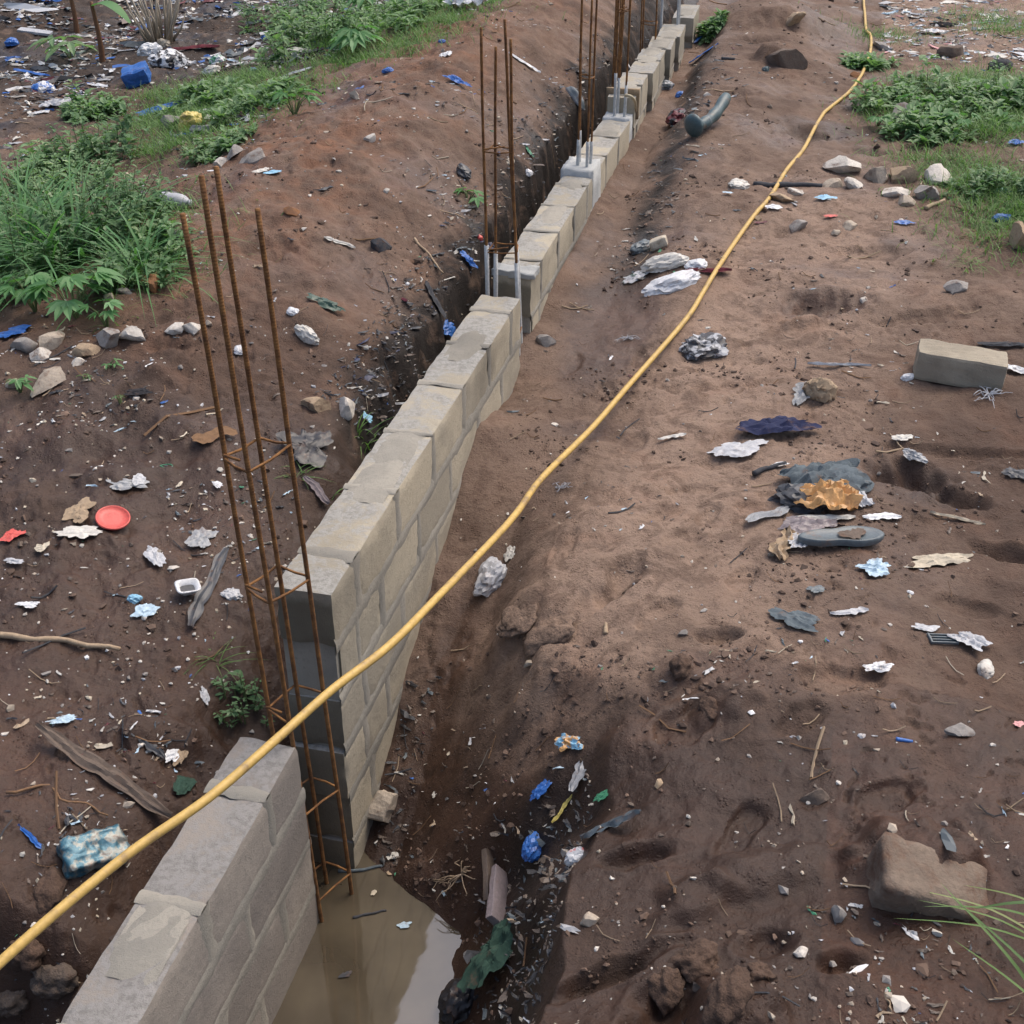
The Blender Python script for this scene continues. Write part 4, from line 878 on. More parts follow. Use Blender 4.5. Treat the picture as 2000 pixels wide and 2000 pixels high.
# --- upper right
for k, (x, y, wd, c, f) in enumerate([(1645, 332, 70, 'palestone', .5), (1632, 364, 40, 'stone', .6), (1664, 366, 36, 'palestone', .6), (1714, 352, 50, 'stone', .8), (1757, 354, 60, 'tan', .75), (1822, 357, 66, 'palestone', .5), (1805, 386, 46, 'greystone', .8), (1749, 378, 44, 'palestone', .4), (1770, 398, 40, 'stone', .5), (1553, 380, 30, 'palestone', .5), (1522, 392, 40, 'tan', .5), (1552, 450, 38, 'greystone', .6), (1660, 445, 30, 'stone', .5), (1476, 430, 16, 'tan', .7), (1876, 567, 46, 'greystone', .5), (1764, 235, 56, 'greystone', .6), (1724, 98, 30, 'greystone', .7), (1630, 460, 18, 'stone', .6), (1688, 587, 20, 'palestone', .4), (1990, 478, 60, 'tan', .9)]):
    lab = ['large white flat stone left of the stone cluster', 'buff stone below the large white flat stone', 'pale stone between the white flat stone and the cluster', 'grey brown stone at the left of the cluster', 'tan cornered stone in the middle of the cluster', 'long white stone at the right of the cluster', 'grey rounded stone at the front of the cluster', 'thin pale slab under the tan cornered stone', 'small stone at the front foot of the cluster', 'white stone right of the hose beside the dark branch', 'tan flat stone touching the hose below the branch', 'grey knobbly stone alone on the sand', 'flat buff stone right of the grey knobbly stone', 'tiny tan stone under the hose', 'dull stone near the right edge above the loose block', 'flat stone in front of the right weeds', 'grey stone in the far right clearing', 'tiny stone between two larger ones on the sand', 'small white stone on the bare sand', 'tan and rust stone cut by the right edge'][k]
    it('stone', S, x, y, wd, c, lab, 'stone', k*53, group='stones on the right bank', flat=f)
it('branch', 'stick', 1538, 367, 132, 'charcoal', 'dark charred branch lying behind the hose', 'branch', -3, 'wood', thick=.1)
it('stick', 'stick', 1825, 404, 60, 'tan', 'pale stick below the stone cluster', 'stick', 38, 'wood', thick=.16)
it('wrapper', 'lump', 1441, 367, 46, 'offwhite', 'white crumpled wrapper left of the hose near the branch', 'wrapper', 10, flat=.5)
it('wrapper', 'sheet', 1421, 381, 22, 'paleblue', 'pale blue bit below the white crumpled wrapper', 'wrapper', 0, long=.5)
it('wrapper', 'sheet', 1506, 410, 32, 'white', 'white wrapper under the hose', 'wrapper', 3, long=.5)
it('wrapper', 'sheet', 1622, 425, 26, 'red', 'small pink red wrapper on the sand', 'wrapper', 3, long=.5)
it('wrapper', 'sheet', 1611, 394, 36, 'skyblue', 'blue white wrapper below the large white stone', 'wrapper', 5, long=.5)
it('plastic_scrap', 'sheet', 1764, 441, 38, 'blue', 'blue film flat on the sand below the cluster', 'film', -10, long=.5)
it('plastic_bag', 'lump', 1956, 432, 40, 'blue', 'blue bag in the right grass', 'bag', 5, long=.6)
it('plastic_bag', 'lump', 1956, 381, 34, 'green', 'green bag in the right grass', 'bag', 5)
it('plastic_bag', 'sheet', 1984, 284, 34, 'blue', 'blue bag at the right edge below the weeds', 'bag', 10, long=.8, lift=.4)
it('twig_bunch', 'strings', 1822, 515, 40, 'brown', 'dry root tuft on the sand near the right', 'root', 40)
it('driftwood', S, 1858, 112, 46, 'mudbrown', 'dark wood chunk in the far right clearing', 'log', 0, flat=.8, long=.5)
it('cloth_scrap', 'lump', 1950, 135, 50, 'charcoal', 'dark rags behind the right weeds', 'rags', 20, 'cloth')
it('plastic_bag', 'sheet', 1825, 68, 46, 'white', 'white scattered bag in the far right clearing', 'bag', -8, long=.5, lift=.3)
it('cloth_scrap', 'sheet', 1840, 52, 46, 'black', 'black cloth beside the far white bag', 'cloth', -25, 'cloth', long=.4, lift=.3)
it('stump', S, 1548, 42, 34, 'tan', 'pale broken stump on the far dark mound', 'stump', 70, flat=1.2)
it('mud_clod', S, 1530, 122, 64, 'mudbrown', 'large mud clod with rubbish on the far sand', 'clod', 0, flat=.7)
it('plastic_scrap', 'lump', 1495, 138, 18, 'teal', 'small dark green can left of the mud clod', 'can', 60)
it('stone', S, 1672, 149, 22, 'rust', 'dark red stone against the far hose bend', 'stone', 0, group='stones on the right bank')
it('plastic_scrap', 'lump', 1772, 741, 28, 'white', 'white foam bit at the foot of the loose block', 'foam', 20, long=.6)
it('plastic_bag', 'sheet', 1976, 728, 70, 'white', 'white pink torn bag at the right edge', 'bag', -5, long=.4, lift=.25)
it('cloth_scrap', 'sheet', 1968, 680, 80, 'charcoal', 'dark blue scraps at the right edge behind the loose block', 'cloth', -5, 'cloth', long=.3)
it('string_tuft', 'strings', 1932, 776, 90, 'palegrey', 'tangled pale threads and weed in front of the loose block', 'threads', 20)
it('plastic_bag', 'sheet', 1985, 930, 56, 'charcoal', 'dark bag at the right edge beside the pit', 'bag', -40, long=.6)
it('twig', 'stick', 1750, 870, 60, 'tan', 'thin straw twig leaning at the pit', 'twig', 100, 'wood', thick=.05)
it('plastic_scrap', 'sheet', 1762, 858, 44, 'offwhite', 'small pale film at the head of the pit', 'film', 0, long=.4)
it('plastic_scrap', 'sheet', 1785, 898, 44, 'grey', 'grey film tucked inside the pit', 'film', -30, long=.6, lift=.3)

for k, (x, y, wd, f, l, c) in enumerate([(1365, 1885, 120, .7, .8, 'clod'), (1425, 1950, 140, .6, .7, 'clod'), (1300, 1935, 100, .7, .8, 'clod'), (1485, 1905, 76, .7, .9, 'clod'), (1065, 1245, 150, .2, .6, 'drysand'), (1010, 1215, 110, .18, .8, 'drysand'), (1330, 1312, 66, .8, .8, 'clod'), (1385, 1385, 70, .5, .6, 'clod'), (55, 1868, 90, .7, .8, 'clod'), (110, 1915, 110, .6, .7, 'mudbrown'), (25, 1965, 100, .6, .7, 'mudbrown'), (165, 1950, 80, .7, .8, 'clod'), (95, 1745, 120, .6, .6, 'clod')]):
    lab = ['lumpy mud clod at the back of the foreground clod heap', 'largest mud clod of the foreground clod heap', 'mud clod at the left of the foreground clod heap', 'small mud clod at the right of the foreground clod heap', 'cracked dry slab of soil on the bank above the gully', 'second cracked slab of soil touching the larger slab', 'dark soil clod at the edge of the pale sand', 'low soil clod below the edge of the pale sand', 'dark rubble lump high in the left pit', 'muddy stone in the middle of the left pit', 'muddy stone at the bottom left corner', 'rubble lump in the pit beside the wall stub', 'dark clod hanging on the left pit edge'][k]
    it('mud_clod', 'clod', x, y, wd, c, lab, 'clod', k*37+20, 'stone', group='mud clods', flat=f, long=l)
def build_item(rec, p, dep):
    name, shape, px, py, wpx, col, label, cat, turn, mk, group, kw = rec
    w = wpx*dep/FPX*(1.3 if py < 270 and px < 700 else 1)*(1.18 if shape == S else 1.1 if shape in ('sheet', 'rag') else 1); seed = (int(px)*7+int(py)*3) % 97+1; kw = dict(kw); col2 = kw.pop('col2', None)
    kind = mk or ('stone' if shape == S else 'plastic')
    mat = cmat(col, kind)
    if col2: mat = basic('two_%s_%s' % (col, col2), COLS[col], .5, .25, nscale=16, col2=COLS[col2])
    if shape == S: V, F = sh_stone(w, seed, kw.get('flat', .62), kw.get('long', .8))
    elif shape == 'clod': V, F = sh_clod(w, seed, kw.get('flat', .6), kw.get('long', .8)); mat = basic('soil_clod_'+col, COLS[col], .95, .5, (.07, .044, .032), bumpd=.02, bscale=45, nscale=16)
    elif shape == 'lump': V, F = sh_lump(w, seed, kw.get('flat', .6), kw.get('long', .8), kw.get('fold', .35))
    elif shape == 'sheet': V, F = sh_sheet(w, seed, kw.get('long', .6), kw.get('lift', .16), 22, 0, kw.get('taper', 0))
    elif shape == 'rag': V, F = sh_rag(w, seed, kw.get('long', .3), kw.get('lift', .22))
    elif shape == 'stick': V, F = sh_stick(w, seed, kw.get('thick', .06), kw.get('bend', .08))
    elif shape == 'lid':
        r = w/2; V, F = lathe([(r*.2, .002), (r*.94, .002), (r, .006), (r, .012), (r*.93, .014), (r*.9, .009), (r*.5, .008), (r*.05, .009)], 36, .012, 3)
    elif shape == 'bowl':
        r = w/2; V, F = lathe([(r, -.03), (r*1.02, .0), (r*.9, r*.25), (r*.72, r*.46), (r*.42, r*.58), (r*.05, r*.62)], 24, .05, 2)
    elif shape == 'loop':
        V, F = tube([Vector((math.cos(a)*w/2, math.sin(a)*w*.28, .006+.004*math.sin(a*2))) for a in np.linspace(0, 5.9, 18)], .0028, 6)
    elif shape == 'plank': V, F = rbox(w, w*.13, w*.34, .006, 5, .006, seed)
    elif shape == 'strings':
        r = random.Random(seed); parts = []
        for k in range(16):
            a = r.gauss(.4, .8)+(3.14 if k % 2 else 0); l = w*r.uniform(.15, .6); P = [Vector((math.cos(a)*l*f+.12*w*r.uniform(-1, 1)*f, math.sin(a)*l*f*.8+.1*w*r.uniform(-1, 1)*f, .01+.10*w*math.sin(f*3)*r.random())) for f in (0, .25, .5, .75, 1)]
            parts.append(tube(catmull(P, 3), [max(.0012, w*.015*(1-.6*i/12)) for i in range(13)], 5))
        V, F = join(parts)
    elif shape == 'crate':
        if kw.get('buried'): V, F = rbox(w, w*.55, .2, .015, 8, .014, seed); V = [Vector((v.x, v.y, v.z-.135-.10*(v.x/w+.2)-.03*(v.y/w)+.009*mnoise.noise(v*9))) for v in V]; mat = basic('soiled_concrete', (.20, .155, .12), .95, .7, bumpd=.012, bscale=40, nscale=6)
        elif kw.get('thin'): V, F = rbox(w, w*.3, .03, .006, 3, .004, seed)
        elif kw.get('chunk'): V, F = rbox(w*1.1, w*.75, w*.7, .012, 5, .014, seed); mat = cmat(col, 'stone')
        else: V, F = rbox(w, w*.75, w*.6, .012, 5, w*.05, seed)
    elif shape == 'packet':
        V, F = rbox(w*1.05, w*.6, w*.34, w*.05, 13, w*.0, seed); V = [v+Vector((mnoise.noise(v*35), mnoise.noise(v*35+Vector((9, 0, 0))), 1.6*(.3-abs(mnoise.noise(v*26+Vector((0, 9, 0)))))))*w*.07 for v in V]; mat = basic('printed_foil', (.045, .14, .19), .28, .42, nscale=34, col2=(.22, .24, .22), metal=.25, spec=.6, bumpd=.003, bscale=60)
    elif shape == 'bottle':
        r = w*.19; prof = [(r*.7, -w*.5), (r, -w*.47), (r*1.02, -w*.2), (r*.93, -w*.12), (r*1.02, -w*.04), (r, w*.18), (r*.75, w*.32), (r*.36, w*.41), (r*.36, w*.46), (r*.42, w*.46), (r*.42, w*.5)]
        V, F = lathe(prof, 22, .06, 5); V = [Vector((v.z, v.x, v.y+r*.9)) for v in V]
    elif shape == 'grille': V, F = None, None
    elif shape in ('shoe', 'sole', 'tray', 'duct'): V, F = None, None
    if V is not None:
        o = mesh_obj(name, V, F, mat, None, shape != 'strings' and (shape != 'crate' or bool(kw.get('buried'))))
        if shape in (S, 'sheet', 'lump', 'rag', 'plank'): o.data.set_sharp_from_angle(angle=math.radians(28))
    elif shape == 'grille':
        o = empty(name); l, d_ = w, w*.45
        for k in range(4): q = mesh_obj('slat', *rbox(l, d_*.14, .012, .003, 2), mat, o); q.location = (0, (k-1.5)*d_*.3, 0)
        for sgn in (-1, 1): q = mesh_obj('side_bar', *rbox(l*.08, d_*1.08, .0135, .003, 2), mat, o); q.location = (sgn*l*.47, 0, 0)
    elif shape == 'tray':
        o = empty(name); r = w/2; n = 32
        def sq(rr, z): return [Vector((rr*math.copysign(abs(math.cos(a))**.45, math.cos(a)), rr*.85*math.copysign(abs(math.sin(a))**.45, math.sin(a)), z)) for a in np.linspace(0, 2*math.pi, n, endpoint=False)]
        V = sq(r*.55, .0)+sq(r, .028)+sq(r*1.04, .031)+sq(r*.86, .033)+sq(r*.60, .012); F = [(i*n+k, i*n+(k+1) % n, (i+1)*n+(k+1) % n, (i+1)*n+k) for i in range(4) for k in range(n)]
        mesh_obj('rim', V, F, mat, o, True)
        V = sq(r*.62, .0125); F = [tuple(range(n))]; mesh_obj('base', V, F, cmat('charcoal', 'plastic'), o)
    elif shape in ('shoe', 'sole'):
        o = empty(name); n = 40
        def outline(k, z, sc):
            P = []
            for a in np.linspace(0, 2*math.pi, n, endpoint=False):
                x = math.cos(a); half = .17+.035*math.cos(a*1.0)-.045*math.exp(-((x+.1)/.28)**2); P.append(Vector((x*.5*w*sc, math.sin(a)*half*w*sc, z*w)))
            return P
        if shape == 'sole': rings = [(0, .96), (.03, 1), (.07, 1.0), (.085, .95), (.07, .86), (.066, .1)]; nm = 'sole'
        else: rings = [(0, .94), (.02, 1), (.075, 1), (.08, .95), (.17, .88), (.24, .66), (.26, .5), (.2, .42), (.14, .2)]; nm = 'upper'
        V = []
        for z, sc in rings: V += outline(0, z, sc)
        if shape == 'shoe': V = [Vector((v.x, v.y, v.z*(1-.45*max(0, v.x/(w*.5))))) for v in V]
        F = [(i*n+k, i*n+(k+1) % n, (i+1)*n+(k+1) % n, (i+1)*n+k) for i in range(len(rings)-1) for k in range(n)]+[tuple(range((len(rings)-1)*n, len(rings)*n))]
        mesh_obj(nm, V, F, mat, o, True)
        if shape == 'shoe':
            V = outline(0, -.005, 1.02)+outline(0, .05, 1.04); F = [(k, (k+1) % n, n+(k+1) % n, n+k) for k in range(n)]+[tuple(range(n))[::-1]]; mesh_obj('sole', V, F, cmat('palegrey', 'plastic'), o, True)
        else:
            V, F = sh_rag(w*.34, 5, .8, .2); q = mesh_obj('toe_strap', [v+Vector((w*.12, 0, .075*w)) for v in V], F, cmat('mudbrown', 'cloth'), o, True)
    elif shape == 'duct':
        o = empty(name); P = [Vector((-w*.40, -.02, .09)), Vector((-w*.28, 0, .09)), Vector((-.1*w, .03, .07)), Vector((w*.3, .14, .08)), Vector((w*.72, .3, .12))]
        V, F = tube(catmull(P, 7), [.016+.062*math.sin(min(1, (k+.1)/9.)*math.pi*.93)+.014*min(1, k/9.)+.004*math.sin(k*1.3) for k in range(29)], 14, True); mesh_obj('pipe', V, F, mat, o, True)
        V, F = lathe([(.03, 0), (.044, .004), (.044, .03), (.03, .034)], 20, .04, 2); q = mesh_obj('collar', V, F, cmat('slate', 'plastic'), o, True); q.location = (-.02*w, .05, .07); q.rotation_euler = (0, 1.45, .35)
    # settle it on the slope
    e_ = .05+w*.25; hx = (hz(p.x+e_, p.y)-hz(p.x-e_, p.y))/(2*e_); hy = (hz(p.x, p.y+e_)-hz(p.x, p.y-e_))/(2*e_)
    nrm = Vector((-hx, -hy, 1)).normalized()
    if nrm.z < .75: nrm = (nrm+Vector((0, 0, .6))).normalized()
    if shape in ('bowl',): nrm = (nrm+Vector((.15, .2, 0))).normalized()
    qt = Vector((0, 0, 1)).rotation_difference(nrm) @ Matrix.Rotation(math.radians(turn), 3, 'Z').to_quaternion()
    if name == 'straw': qt = Matrix.Rotation(math.radians(-72), 3, 'Y').to_quaternion()
    o.rotation_mode = 'QUATERNION'; o.rotation_quaternion = qt; o.location = p+Vector((0, 0, .012 if shape in ('lid', 'tray', 'sole') else .004 if shape in ('sheet', 'rag', 'grille') else -.004))
    tag(o, label, cat, group)
    return o
for rec, (p, dep) in zip(ITEMS, hits([(r[2], r[3]) for r in ITEMS])): build_item(rec, p, dep)
# bits afloat on the puddle
for nm, shp, px, py, wpx, col, turn, lab in (('floating_stick', 'stick', 722, 1786, 70, 'charcoal', 14, 'black stick floating in the puddle'), ('floating_scrap', 'sheet', 790, 1808, 30, 'paleblue', 10, 'pale blue scrap floating in the puddle'), ('floating_leaf', 'sheet', 763, 1706, 20, 'tan', 20, 'tan leaf floating beside the wall foot in the puddle'), ('floating_stick', 'stick', 705, 1698, 90, 'slate', 8, 'dark reed floating between the rebar foot and the wall'), ('floating_scrap', 'sheet', 675, 1905, 26, 'charcoal', 20, 'dark scrap floating low in the puddle'), ('floating_leaf', 'sheet', 730, 1745, 18, 'cream', 60, 'cream leaf floating in the middle of the puddle')):
    q = at(px, py, WATER_Z); w = wpx*q.y/.72/FPX
    V, F = sh_stick(w, px, .09, .06) if shp == 'stick' else sh_sheet(w, px, .55, .06, 10)
    o = mesh_obj(nm, V, F, cmat(col, 'cloth'), None, True, None, q+Vector((0, 0, .001 if shp == 'sheet' else -.002))); o.rotation_euler = (0, 0, math.radians(turn)); tag(o, lab, 'floating litter', 'bits afloat on the puddle')
# the loose concrete block on the right bank
(p, dep), = hits([(1868, 738)])
o = mesh_obj('loose_block', *rbox(.43, .21, .15, .012, 8, .006, 4), CB_LOOSE, None, False, None, p+Vector((0, 0, -.012))); o.rotation_euler = (math.radians(-2), math.radians(3), math.radians(-17))
tag(o, 'loose tan concrete block lying alone on the right bank', 'block')
# ------------------------------------------------------------------ plants
WEED = leaf_mat('weed_leaf', (.05, .11, .048), (.13, .235, .105), (.30, .40, .22))
WEED2 = leaf_mat('pale_weed_leaf', (.085, .165, .075), (.20, .32, .155), (.36, .45, .28))
GRASS = leaf_mat('grass_blade', (.07, .15, .045), (.16, .28, .085), (.30, .34, .15))
LUSH = leaf_mat('lush_leaf', (.05, .14, .05), (.12, .27, .10), (.22, .40, .19))
STEM = basic('green_stem', (.10, .13, .05), .7, .1)
REDSTEM = basic('reddish_stem', (.16, .075, .035), .7, .2)
STRAW = basic('dry_straw', (.38, .33, .26), .85, .2, bumpd=.003)
class Leaves:
    def __init__(self): self.V = []; self.F = []; self.T = []
    def leaf(self, b, d, up, L, W, tone, droop=.2):
        d = d.normalized(); s = d.cross(up)
        if s.length < 1e-3: s = Vector((1, 0, 0))
        s.normalize(); n = s.cross(d); o = len(self.V)
        m1 = b+d*L*.35; m2 = b+d*L*.7-n*L*droop*.35; tip = b+d*L-n*L*droop
        self.V += [b, m1+s*W*.5+n*W*.12, m1-n*W*.06, m1-s*W*.5+n*W*.12, m2+s*W*.38+n*W*.08, m2-n*W*.05, m2-s*W*.38+n*W*.08, tip]
        self.F += [(o, o+1, o+2), (o, o+2, o+3), (o+1, o+4, o+5, o+2), (o+2, o+5, o+6, o+3), (o+4, o+7, o+5), (o+5, o+7, o+6)]
        self.T += [tone]*8
    def blade(self, b, d, L, W, tone, bend, seg=5):
        d = d.normalized(); side = d.cross(Vector((0, 0, 1)))
        if side.length < 1e-3: side = Vector((1, 0, 0))
        side.normalize(); o = len(self.V); out = Vector((d.x, d.y, 0))
        if out.length < .05: out = Vector((side.y, -side.x, 0))
        out.normalize()
        for k in range(seg+1):
            f = k/seg; p = b+d*L*f+out*L*bend*f*f-Vector((0, 0, L*bend*.75*f*f*f)); ww = W*(1-f**1.6)*(.6+.4*min(1, f*4))
            self.V += [p-side*ww/2, p+side*ww/2]; self.T += [min(1, tone+f*.15)]*2
        for k in range(seg): self.F.append((o+2*k, o+2*k+1, o+2*k+3, o+2*k+2))
    def build(self, name, mat, parent, base):
        return mesh_obj(name, [v-base for v in self.V], self.F, mat, parent, False, {'tone': self.T})
def rdir(r, lo=.2, hi=1.0):
    a = r.uniform(0, 6.283); z = r.uniform(lo, hi); k = math.sqrt(max(0, 1-z*z)); return Vector((math.cos(a)*k, math.sin(a)*k, z))
def weed(p, rad, h, label, seed, stems=34, lpst=26, ls=.05, mat=None, name='weed_clump', cat='weed', group='weed clumps', lw=.5):
    r = random.Random(seed); root = empty(name, p); tag(root, label, cat, group); Lf = Leaves(); parts = []
    for s in range(stems):
        a = r.uniform(0, 6.283); q = rad*math.sqrt(r.random())*(1.35 if r.random() < .3 else 1); bx = p.x+math.cos(a)*q; by = p.y+math.sin(a)*q
        b = Vector((bx, by, hz(bx, by)-.01)); hh = h*max(.3, 1-.5*(q/rad)**2)*r.uniform(.35, 1.0)*(1.35 if r.random() < .1 else 1); big = r.choice((.6, .8, 1, 1, 1.5))
        lean = Vector((math.cos(a), math.sin(a), 0))*hh*r.uniform(.05, .55)+Vector((r.uniform(-.1, .1), r.uniform(-.1, .1), 0))*hh
        c = [b, b+lean*.3+Vector((0, 0, hh*.5)), b+lean+Vector((0, 0, hh*.95))]
        parts.append(tube(c, [.004, .003, .0015], 4, False))
        for k in range(lpst):
            f = r.uniform(.12, 1)**.8; pt = c[0].lerp(c[1], f*2) if f < .5 else c[1].lerp(c[2], f*2-1)
            d = rdir(r, -.15, .75); L = ls*big*r.uniform(.55, 1.4)*(1.15-.4*f)
            Lf.leaf(pt+d*r.uniform(0, .5)*ls, d, Vector((0, 0, 1)), L, L*lw*r.uniform(.8, 1.2), min(1, max(0, .18+.55*f*r.uniform(.3, 1.2)+(.5 if r.random() < .08 else 0))), r.uniform(.05, .5))
    Lf.build('foliage', mat or WEED, root, p); V, F = join(parts); tag(mesh_obj('stems', [v-p for v in V], F, STEM, root), kind='stuff')
    return root
def tussock(p, rad, L, label, seed, n=120, W=.011, bend=.5, mat=None, name='grass_tussock', up=(.35, 1.0), group='grass tussocks'):
    r = random.Random(seed); root = empty(name, p); tag(root, label, 'grass', group); Lf = Leaves()
    for k in range(n):
        a = r.uniform(0, 6.283); q = rad*math.sqrt(r.random()); bx = p.x+math.cos(a)*q; by = p.y+math.sin(a)*q
        d = rdir(r, *up); d = (d+Vector((math.cos(a), math.sin(a), 0))*.35).normalized()
        Lf.blade(Vector((bx, by, hz(bx, by)-.01)), d, L*r.uniform(.5, 1.15), W*r.uniform(.6, 1.3), r.uniform(.05, .75), bend*r.uniform(.4, 1.3))
    Lf.build('blades', mat or GRASS, root, p); return root
def lobed(p, h, n, size, label, seed, spread=.25, mat=None, name='broad_leaf_plant', lobes=6, group='broad leaved plants'):
    """plant with hand shaped leaves: each leaf is a part"""
    r = random.Random(seed); root = empty(name, p); tag(root, label, 'plant', group)
    sp = []
    for k in range(n):
        a = r.uniform(0, 6.283); q = spread*math.sqrt(r.uniform(.05, 1)); tip = p+Vector((math.cos(a)*q, math.sin(a)*q, h*r.uniform(.55, 1.1)*(1-.3*q/spread)))
        sp.append(tube([p+Vector((0, 0, -.02)), p.lerp(tip, .55)+Vector((0, 0, h*.12)), tip], [.005, .004, .002], 5, False))
        Lf = Leaves(); out = Vector((math.cos(a), math.sin(a), 0)); dn = Vector((0, 0, -.25-.3*r.random())); sz = size*r.uniform(.7, 1.2); tn = r.uniform(.35, .95)
        nrm = (Vector((0, 0, 1))+out*.4).normalized(); side = out.cross(Vector((0, 0, 1)))
        for i in range(lobes):
            g = (i/(lobes-1)-.5)*2.5*2; d = (out*math.cos(g*.5)+side*math.sin(g*.5)+dn*.5*abs(math.cos(g*.5))); l = sz*(1-.28*abs(g)/2.5)
            Lf.leaf(tip, d, nrm, l, l*.34, min(1, tn+r.uniform(-.08, .08)), .2)
        Lf.build('leaf', mat or LUSH, root, p)
    for V, F in sp: mesh_obj('stem', [v-p for v in V], F, STEM, root)
    return root
def cover(name, pix, label, n, L, seed, mat=None, W=.006):
    """grass nobody could count: one object over an outline of ground points"""
    poly = [h[0] for h in hits(pix)]; xs = [q.x for q in poly]; ys = [q.y for q in poly]; r = random.Random(seed); Lf = Leaves(); k = 0; P = []
    def inside(x, y):
        c = False; j = len(poly)-1
        for i in range(len(poly)):
            if (ys[i] > y) != (ys[j] > y) and x < (xs[j]-xs[i])*(y-ys[i])/(ys[j]-ys[i])+xs[i]: c = not c
            j = i
        return c
    C = []
    while len(C) < max(14, n//70):
        x = r.uniform(min(xs), max(xs)); y = r.uniform(min(ys), max(ys))
        if inside(x, y): C.append((x, y, r.uniform(.08, .3)))
    for _ in range(n):
        cx, cy, rr = r.choice(C); P.append((r.gauss(cx, rr), r.gauss(cy, rr)))
    P = np.array(P); Z = hgrid(P[:, 0], P[:, 1])
    for (x, y), z in zip(P, Z): Lf.blade(Vector((x, y, z-.008)), rdir(r, .45, 1), L*r.uniform(.4, 1.2), W*r.uniform(.6, 1.4), r.uniform(0, .75), r.uniform(.1, .6), 3)
    o = Lf.build(name, mat or GRASS, None, Vector((0, 0, 0))); tag(o, label, 'grass', None, 'stuff')
cover('grass', [(235, 270), (300, 190), (380, 160), (560, 150), (600, 185), (500, 225), (430, 290), (330, 320)], 'short grass growing through the rubbish left of the mound', 9000, .15, 3)
cover('grass', [(560, 130), (700, 40), (830, 10), (960, 0), (880, 60), (760, 120), (640, 140)], 'short grass spread beyond the mound at the top', 8000, .15, 4)
cover('grass', [(1700, 230), (1760, 180), (1900, 150), (2010, 150), (2020, 280), (1880, 280)], 'grass among the right hand weeds', 6500, .18, 5)
cover('grass', [(1760, 290), (1880, 330), (1990, 340), (2010, 460), (1920, 490), (1900, 420), (1840, 340)], 'thin grass running down the right edge', 5000, .13, 6)
cover('grass', [(1690, 70), (1760, 55), (1780, 80), (1720, 85)], 'sparse grass beside the far hose', 500, .12, 7)
cover('grass', [(1850, 40), (1990, 20), (2010, 75), (1900, 60)], 'far grass at the upper right edge', 1100, .14, 8)
cover('grass', [(290, 390), (330, 440), (320, 520), (270, 560), (240, 480)], 'loose grass at the right foot of the left weeds', 1400, .14, 9)
PL = [  # px, py, radius px, height px, label, kind
 ('w', 60, 560, 95, 190, 'large dark weed clump at the left edge', WEED),
 ('w', 150, 500, 95, 190, 'tall weed clump in the middle of the left weeds', WEED),
 ('w', 230, 470, 80, 150, 'weed clump at the right of the left weeds', WEED),
 ('w', 60, 420, 85, 150, 'pale flowering weed clump high at the left edge', WEED2),
 ('w', 150, 400, 80, 120, 'pale weed clump behind the tall left weeds', WEED2),
 ('w', 250, 545, 60, 90, 'low weed clump above the orange brown stone', WEED),
 ('w', 190, 312, 72, 130, 'leafy dome shrub alone in front of the grass', WEED),
 ('w', 110, 345, 60, 95, 'small pale weed left of the dome shrub', WEED2),
 ('w', 610, 95, 90, 120, 'leafy bush at the top beyond the rubbish', WEED2),
 ('w', 700, 75, 80, 90, 'second leafy bush at the top right of the first', WEED2),
 ('w', 560, 45, 70, 90, 'dark bush cut by the top edge', WEED),
 ('w', 1745, 215, 62, 60, 'weed clump at the left of the right hand weeds', WEED2),
 ('w', 1830, 200, 80, 75, 'broad weed clump in the middle of the right hand weeds', WEED2),
 ('w', 1930, 215, 80, 70, 'weed clump at the right of the right hand weeds', WEED),
 ('w', 1800, 262, 60, 50, 'low weed clump at the front of the right hand weeds', WEED2),
 ('w', 640, 45, 90, 90, 'leafy bush in the middle of the top bushes', WEED2),
 ('w', 780, 45, 80, 60, 'low leafy bush at the right end of the top bushes', WEED2),
 ('w', 20, 480, 80, 130, 'weed clump cut by the left edge', WEED2),
 ('w', 290, 500, 50, 70, 'small weed clump beside the rebar bars', WEED2),
 ('w', 1880, 235, 70, 55, 'pale weed clump among the right hand weeds', WEED2),
 ('w', 1985, 200, 70, 70, 'weed clump cut by the right edge', WEED2),
 ('w', 400, 205, 60, 45, 'low weed in the grass beside the pale grey bag', WEED2),
 ('w', 500, 200, 60, 40, 'low weed in the grass below the dark red cloth', WEED2),
 ('w', 1940, 380, 60, 60, 'weed clump in the thin grass at the right edge', WEED),
 ('w', 1392, 62, 16, 26, 'small weed in the far ditch beside the distant wall', WEED2),
 ('w', 1690, 130, 34, 24, 'low weed touching the far hose bend', WEED2),
 ('w', 420, 300, 50, 45, 'low weed patch left of the white stone', WEED2),
 ('w', 180, 225, 40, 60, 'small feathery weed above the dome shrub', WEED2)]
hp = hits([(q[1], q[2]) for q in PL])
for i, (q, (p, dep)) in enumerate(zip(PL, hp)):
    k = dep/FPX; weed(p, q[3]*k*1.2, q[4]*k*.95, q[5], 20+i, 48 if i < 5 else 36, 24 if i < 5 else 21, .05 if dep < 9 else .07, q[6])
